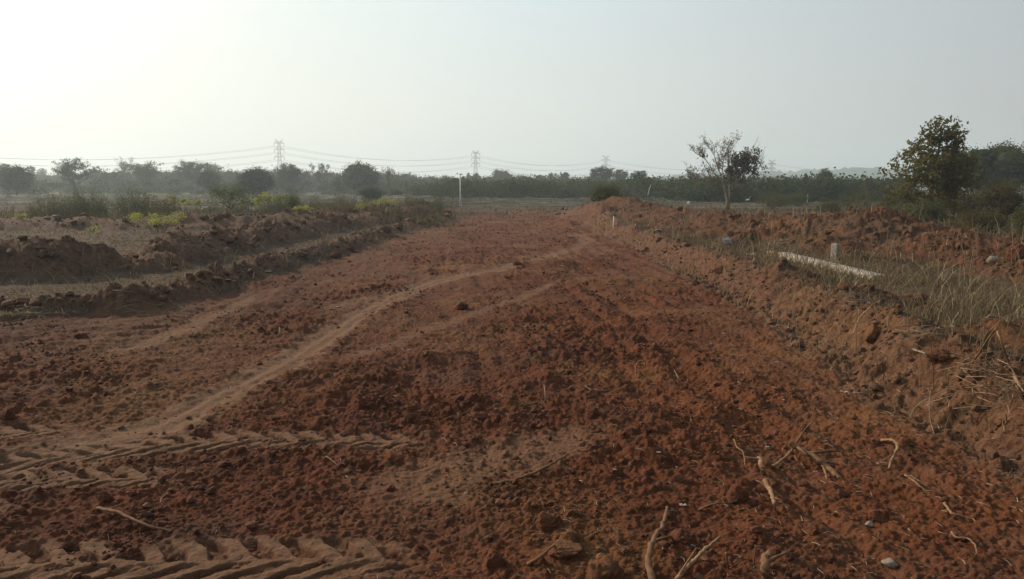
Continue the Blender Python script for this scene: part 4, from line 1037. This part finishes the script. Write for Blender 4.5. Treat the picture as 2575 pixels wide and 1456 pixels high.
egret(1881,511,.75,'small white egret standing at the field edge right of the lone tree')
egret(1776,506,.6,'smaller white egret in the scrub left of the lone tree',-1)

# ------------------------------------------------------------------ roots, sticks and twigs
def stick(name, pts, r0, label, m=M_ROOT, cat='root', side=None, group=None, r1=None, lift=0, n=8):
    """pts: (column, row, height above the ground); the row is that of the ground below unless h is given"""
    w = []
    for q in pts:
        u,v = q[:2]; h = q[2] if len(q) > 2 else .0
        x0,y0,z0 = G(u,v)
        if h > 0:                       # move the foot back along the sight line so the raised point shows at (u, v)
            d = ray(u,v); t = y0/d[1]
            for _ in range(6):
                t = t-(h*1.0-( (EYE+d[2]*t) - H(d[0]*t,d[1]*t)))/max(-d[2],.05)*.5
            x0,y0,z0 = d[0]*t,d[1]*t,EYE+d[2]*t
        w.append((x0,y0,z0+ (-r0*.1 if h <= 0 else 0)+lift))
    w = np.array(w); 
    # smooth spline through the points
    m_ = len(w); tt = np.linspace(0,m_-1,(m_-1)*6+1); out = []
    for t in tt:
        i = min(int(t),m_-2); f_ = t-i; p0,p1,p2,p3 = w[max(i-1,0)],w[i],w[i+1],w[min(i+2,m_-1)]
        out.append(.5*((2*p1)+(-p0+p2)*f_+(2*p0-5*p1+4*p2-p3)*f_**2+(-p0+3*p1-3*p2+p3)*f_**3))
    out = np.array(out)+rng.normal(0,r0*.12,(len(out),3)); base = out[0].copy(); out -= base
    rad = np.linspace(r0, r1 if r1 is not None else r0*.55, len(out))*(1+.05*np.sin(np.arange(len(out))*.7+rng.uniform(0,6))+rng.normal(0,.05,len(out)))
    rad = rad*.8; b = MB(); b.tube(out, rad, n, .8)
    if side:
        for t, L_, a in side:
            i = int(t*(len(out)-1)); d = out[min(i+1,len(out)-1)]-out[max(i-1,0)]; d /= np.linalg.norm(d); s_ = np.cross(d,(0,0,1)); s_ /= np.linalg.norm(s_)+1e-9
            e = d*math.cos(a)+s_*math.sin(a)+np.array([0,0,.15]); b.tube([out[i],out[i]+e*L_*.5,out[i]+e*L_+np.array([0,0,-.02*L_])],[rad[i]*.55,rad[i]*.4,rad[i]*.2],5)
    o = b.build(name, m, None, base.tolist()); tag(o,label,cat,group); return o
gr = 'torn roots lying on the soil'
stick('root',[(1908,1152,.03),(1913,1160,.07),(1917,1178,.05),(1922,1190,0)],.020,'short pale upright root stub with a cut end above the snaking root',side=[(.3,.1,1.2)],group=gr,r1=.018)
stick('root',[(1924,1207,.04),(1932,1225,.05),(1941,1243,.05),(1948,1268,.04),(1948,1291,0)],.019,'thick pale snaking root casting a dark shadow',side=[(.6,.06,-.8)],group=gr,r1=.010)
stick('root',[(1944,1174,.01),(1966,1157,.04),(1984,1140,.06),(1998,1122,.08)],.014,'pale curved root climbing to the dark splintered one',group=gr)
stick('root',[(1996,1124,.07),(2012,1098,.12),(2030,1074,.18),(2050,1052,.24)],.012,'brown root tip pointing up away from the splintered root',M_ROOTDARK,group=gr,r1=.004)
stick('root',[(1985,1112,.10),(2015,1130,.08),(2054,1154,.05),(2085,1175,.03),(2112,1195,0)],.030,'heavy dark splintered root lying slantwise on the right',M_ROOTDARK,side=[(.2,.14,.9),(.5,.12,-.7),(.35,.2,-1.2)],group=gr,r1=.022)
stick('root',[(2060,1158,.03),(2072,1178,.02),(2080,1192,0)],.012,'short pale split piece under the heavy dark root',group=gr)
stick('root',[(1998,1146,.03),(2005,1158,.02),(2014,1164,.01),(2023,1165,0)],.007,'small hooked pale root left of the heavy dark root',group=gr)
stick('root',[(2219,1107,.02),(2238,1106,.05),(2253,1112,.06),(2256,1128,.05),(2245,1150,.03),(2234,1180,0)],.015,'forked pale root bent like a hook on the right',side=[(.7,.16,.5)],group=gr)
stick('root',[(2276,1195,.02),(2300,1210,.03),(2326,1232,.02),(2345,1254,0)],.008,'long thin double root strand right of the forked root',side=[(.15,.3,.18)],group=gr)
stick('root',[(2375,1277,0),(2390,1287,.02),(2408,1295,.02),(2433,1299,.01)],.011,'pale blunt stick near the right edge of the soil',side=[(.9,.04,1)],group=gr)
stick('root',[(2392,1337,.02),(2404,1350,.03),(2432,1353,.03),(2450,1368,.03),(2456,1388,.03),(2452,1406,0)],.007,'thin S-shaped pale root at the bottom right',group=gr)
stick('root',[(1700,1460,.03),(1728,1426,.05),(1758,1396,.07),(1785,1372,.08),(1811,1350,.08)],.014,'long split light brown stick pointing up from the bottom edge',side=[(.05,.22,.12)],group=gr,r1=.007)
stick('root',[(1643,1462,.02),(1632,1425,.05),(1633,1385,.07),(1648,1348,.06),(1668,1318,.04),(1677,1287,.0)],.021,'thick curved upright root rising from the bottom edge',M_ROOTDARK,side=[(.55,.08,1.0)],group=gr,r1=.010)
stick('root',[(1932,1462,.03),(1924,1435,.08),(1926,1405,.10),(1935,1392,.08)],.026,'stout brown stump of a root at the bottom edge on the right',M_ROOTDARK,side=[(.6,.12,1.1)],group=gr,r1=.020)
stick('root',[(1846,1105,.03),(1854,1125,.03),(1868,1136,.02),(1875,1161,0)],.007,'thin wavy pale root above the snaking root',group=gr)
stick('root',[(1757,1288,0),(1776,1273,.04),(1800,1266,.06),(1830,1264,.05),(1856,1267,0)],.008,'brown arched root left of the upright clod',M_ROOTDARK,group=gr)
stick('root',[(1238,1222,.0),(1280,1209,.02),(1330,1194,.03),(1372,1174,.03),(1410,1153,.03),(1430,1140,.01)],.014,'long buried root lifting the soil in the middle of the foreground',M_ROOTDARK,group=gr)
stick('root',[(1445,1136,.0),(1470,1126,.02),(1500,1120,.02),(1545,1124,0)],.006,'thin brown strand continuing the long buried root',M_ROOTDARK,group=gr)
stick('root',[(1327,1418,.01),(1360,1398,.03),(1396,1369,.04)],.012,'brown stick propped against the flat slab clod',M_ROOTDARK,group=gr)
stick('root',[(1826,1390,.12),(1829,1415,.06),(1831,1440,0)],.007,'short upright sprig near the bottom edge, right of the split stick',side=[(.95,.09,2.6)],group=gr)
stick('root',[(1901,1372,.12),(1897,1405,.06),(1895,1440,0)],.006,'thin upright sprig left of the stout brown stump',M_ROOTDARK,group=gr)
stick('root',[(421,1240,.03),(407,1252,.04),(404,1264,.03),(411,1281,0)],.004,'thin white curled rootlet between the tread bands on the left',M_STRAW,group=gr)
stick('stick',[(246,1277,.01),(294,1287,.03),(359,1318,.03),(434,1345,0)],.013,'straight brown stick half sunk in the soil at lower left',M_ROOTDARK,'stick',side=[(.2,.12,-.7)])
stick('root',[(820,1147,.02),(838,1160,.02),(848,1176,0)],.005,'pale rootlet below the upper tread band',M_STRAW,group=gr)
stick('root',[(1600,944,.0),(1600,925,.05),(1605,909,.10),(1622,908,.10),(1621,926,.05),(1627,945,0)],.010,'small looped pale root standing like a staple in the road',side=None,group=gr)
stick('stick',[(1146,946,0),(1157,935,.03),(1167,927,.03)],.006,'small pale twig left of centre by the dark heap',M_STRAW,'stick')
stick('stick',[(1696,932,.03),(1703,945,.02),(1707,958,0)],.006,'small pale twig right of the looped root',M_STRAW,'stick')
stick('stick',[(1695,782,.0),(1710,772,.03),(1729,762,.05)],.008,'tan stick at the right of the road halfway up',M_ROOT,'stick')
stick('stick',[(1368,968,.08),(1371,990,.04),(1370,1013,0)],.005,'thin upright twig in the middle of the road',M_STRAW,'stick')
stick('stick',[(703,824,.05),(702,838,.03),(690,852,0)],.007,'curved white twig on the red soil left of the main wheel track',M_STRAW,'stick')
stick('thorn_twig',[(721,897,.05),(750,912,.08),(780,927,.07),(815,940,.05),(852,962,0)],.006,'dark thorny twig lying across the wheel track',M_BARK,'twig',side=[(.2,.2,-.8),(.45,.22,.9),(.7,.2,-.7),(.3,.12,1.2),(.85,.15,.8)])
stick('stick',[(2443,917,.03),(2468,878,.2),(2500,832,.42),(2505,830,.44),(2509,836,.42),(2522,872,.33),(2538,914,.2),(2570,979,.05)],.008,'long dry stalk bent into an upside-down V at the right edge',M_ROOT,'stick',r1=.008)
stick('root',[(2295,878,.04),(2322,887,.09),(2342,902,.06),(2352,917,0)],.013,'smooth pale curved root on the lip of the right bank',M_STRAW,group=gr)
stick('stick',[(2334,852,.02),(2350,830,.12),(2356,812,.2),(2350,787,.3)],.007,'crooked upright dead stem in the right verge grass',M_STRAW,'stick',side=[(.5,.2,.8)])
stick('stick',[(1941,822,.01),(1965,818,.03),(1990,816,.01)],.006,'pale twig lying on the cut face of the right bank',M_STRAW,'stick')
stick('stick',[(1985,848,.01),(2002,846,.03),(2016,843,.02)],.006,'crossed pale twigs low on the right bank',M_STRAW,'stick',side=[(.5,.16,1.3),(.5,.16,-1.3)])
stick('stick',[(2423,569,.25),(2427,590,.12),(2440,609,0)],.008,'forked white twig standing on the right spoil ridge',M_STRAW,'stick',side=[(.9,.2,2.4),(.8,.15,2.8)])
stick('stick',[(2368,700,.35),(2382,736,.2),(2409,776,0)],.006,'tall leaning dry stem in the grass below the right ridge',M_STRAW,'stick')
stick('stick',[(2340,983,.22),(2337,1020,.15),(2340,1060,.08),(2349,1096,0)],.005,'long white grass stalk hanging down the right bank',M_STRAW,'stick')
stick('stick',[(2343,1010,.02),(2380,1000,.05),(2423,985,.07),(2470,974,.08),(2515,961,.1)],.007,'long thin branch slanting across the right bank',M_STRAW,'stick',side=[(.4,.2,.4),(.7,.15,-.5)])
stick('stick',[(2146,987,.01),(2166,988,.02),(2188,992,.01)],.006,'pale straight twig beside the torn plastic scrap',M_STRAW,'stick')
stick('stick',[(2320,700+240,.03),(2390,925,.08),(2460,905,.1)],.005,'thin pale twig resting on the broad clod of the right bank',M_STRAW,'stick')
stick('splintered_stump',[(2518,945,.02),(2530,930,.08),(2545,925,.12)],.030,'splintered pale stump end at the right edge under the bent stalk',M_STRAW,'stump',r1=.016,side=[(.8,.08,.6),(.5,.09,-.8)])
stick('stick',[(2544,940,.03),(2556,958,.05),(2575,985,.05)],.012,'short pale branch end below the splintered stump',M_STRAW,'stick')
# heaps of thin brush: each heap is one tangled bundle
def brush(u,v,wu,n,label,L_=.35,r_=.003,up=.08):
    x0,y0,z0 = G(u,v); k = y0/F; b = MB()
    for i in range(n):
        px_ = x0+rng.normal(0,wu*k/4); py_ = y0+rng.normal(0,wu*k/5); zz = H(px_,py_)+rng.uniform(.005,up); a = rng.normal(0,.8)+rng.choice([0,3.14]); l = L_*rng.uniform(.2,.9)
        d = np.array([math.cos(a),math.sin(a),rng.normal(0,.22)])*l; p = np.array([px_,py_,zz])
        b.tube([p-d*.5,p+rng.normal(0,.02,3)*l*4,p+d*.5],[r_,r_,r_*.5],4)
    for q in range(len(b.v)): b.v[q] = b.v[q]-np.array([x0,y0,z0])
    o = b.build('brushwood_heap',M_STRAW,None,(x0,y0,z0)); tag(o,label,'brushwood','heaps of dry twigs')
brush(100,803,150,30,'spread of grey broken twigs at the front of the left grass verge',.45,.004,.08)
brush(330,775,110,14,'dead twigs on the heap at the near end of the left kerb',.35,.0045,.12)
brush(2290,880,120,26,'tangle of thin pale twigs hanging over the right bank',.35,.0028,.1)
brush(2480,960,150,34,'tangle of dry twigs below the bent stalk at the right edge',.38,.003,.12)
brush(2170,770,100,18,'thin twigs on the dark hollow of the right verge',.35,.003,.12)
brush(2540,1010,100,26,'straw and twigs sprawled over the bank at the right edge',.3,.0025,.08)
brush(500,625,120,16,'grey dead twigs on the flank of the left spoil ridge',.6,.004,.15)
brush(1960,640,70,30,'stiff dry stems around the far end of the concrete beam',.5,.006,.3)

# ------------------------------------------------------------------ light, air, camera
SUN_AZ, SUN_EL = -54.0, 25.0      # degrees: azimuth from the viewing direction (negative = left), elevation
sd = Vector((math.sin(R(SUN_AZ))*math.cos(R(SUN_EL)), math.cos(R(SUN_AZ))*math.cos(R(SUN_EL)), math.sin(R(SUN_EL))))
sl = bpy.data.lights.new('sun','SUN'); sl.energy = 5.0; sl.angle = R(1.0); sl.color = (1,.83,.63)
so = bpy.data.objects.new('sun', sl); COL.objects.link(so); so.rotation_euler = sd.to_track_quat('Z','Y').to_euler()

W = bpy.data.worlds.new('World'); S.world = W; W.use_nodes = True; nt = W.node_tree; L = nt.links.new
bg = nt.nodes['Background']; STR = .1; bg.inputs['Strength'].default_value = STR
sky = nt.nodes.new('ShaderNodeTexSky'); sky.sky_type = 'NISHITA'; sky.sun_disc = False; sky.sun_elevation = R(SUN_EL); sky.sun_rotation = R(SUN_AZ); sky.dust_density = 4; sky.air_density = 1.2; sky.ozone_density = 1.5
geo = nt.nodes.new('ShaderNodeNewGeometry')
tc = nt.nodes.new('ShaderNodeTexCoord')
vd = nt.nodes.new('ShaderNodeVectorMath'); vd.operation = 'DOT_PRODUCT'; L(tc.outputs['Generated'], vd.inputs[0]); vd.inputs[1].default_value = sd
ca = mth(nt,'MULTIPLY_ADD',vd.outputs['Value'],.5,.5)           # 0 away from the sun, 1 at the sun
sx = nt.nodes.new('ShaderNodeSeparateXYZ'); L(tc.outputs['Generated'], sx.inputs[0])
hi = ramp(nt, ca, [(0,(.13,.15,.17)),(.38,(.20,.25,.29)),(.52,(.40,.49,.56)),(.66,(.50,.62,.69)),(.80,(.66,.84,.92)),(.90,(.88,1.02,1.02)),(1,(1.4,1.35,1.2))])
lo = ramp(nt, ca, [(0,(.18,.18,.18)),(.38,(.30,.30,.30)),(.52,(.52,.51,.51)),(.66,(.71,.71,.69)),(.80,(.89,.90,.83)),(.90,(1.02,1.01,.91)),(1,(1.5,1.4,1.2))])
el = ramp(nt, sx.outputs['Z'], [(0,(0,0,0)),(.10,(.12,.12,.12)),(.36,(1,1,1))])
cs = mix(nt, el, lo, hi)
sc = nt.nodes.new('ShaderNodeVectorMath'); sc.operation = 'SCALE'; L(cs, sc.inputs[0]); sc.inputs['Scale'].default_value = 1/STR
L(mix(nt, .88, sky.outputs[0], sc.outputs[0]), bg.inputs['Color'])

# the dusty air
m = bpy.data.materials.new('hazy_air'); m.use_nodes = True; nt = m.node_tree
nt.nodes.remove(nt.nodes['Principled BSDF']); pv = nt.nodes.new('ShaderNodeVolumePrincipled'); nt.links.new(pv.outputs[0], nt.nodes['Material Output'].inputs['Volume'])
pv.inputs['Color'].default_value = (.80,.92,1,1); pv.inputs['Density'].default_value = .00095; pv.inputs['Anisotropy'].default_value = .30
b = MB(); x0,x1,y0,y1,z0,z1 = -1620,1620,-1620,1620,-5,75
b.box(((x0+x1)/2,(y0+y1)/2,(z0+z1)/2),(x1-x0,y1-y0,z1-z0)); o = b.build('haze', m, smooth=False); tag(o, 'thin dusty haze over the fields', kind='stuff')

cam = bpy.data.cameras.new('camera'); co = bpy.data.objects.new('camera', cam); COL.objects.link(co)
co.location = (0,0,EYE); co.rotation_euler = (math.pi/2-PITCH,0,0); cam.sensor_width = 36; cam.lens = 36*F/2575; cam.clip_end = 9000; cam.clip_start = .05
S.camera = co
S.view_settings.view_transform = 'Standard'; S.view_settings.look = 'None'; S.view_settings.exposure = 0; S.view_settings.gamma = 1
S.render.engine = 'CYCLES'; c = S.cycles
c.use_denoising = True; c.max_bounces = 6; c.diffuse_bounces = 3; c.transparent_max_bounces = 8; c.volume_bounces = 1; c.caustics_reflective = False; c.caustics_refractive = False
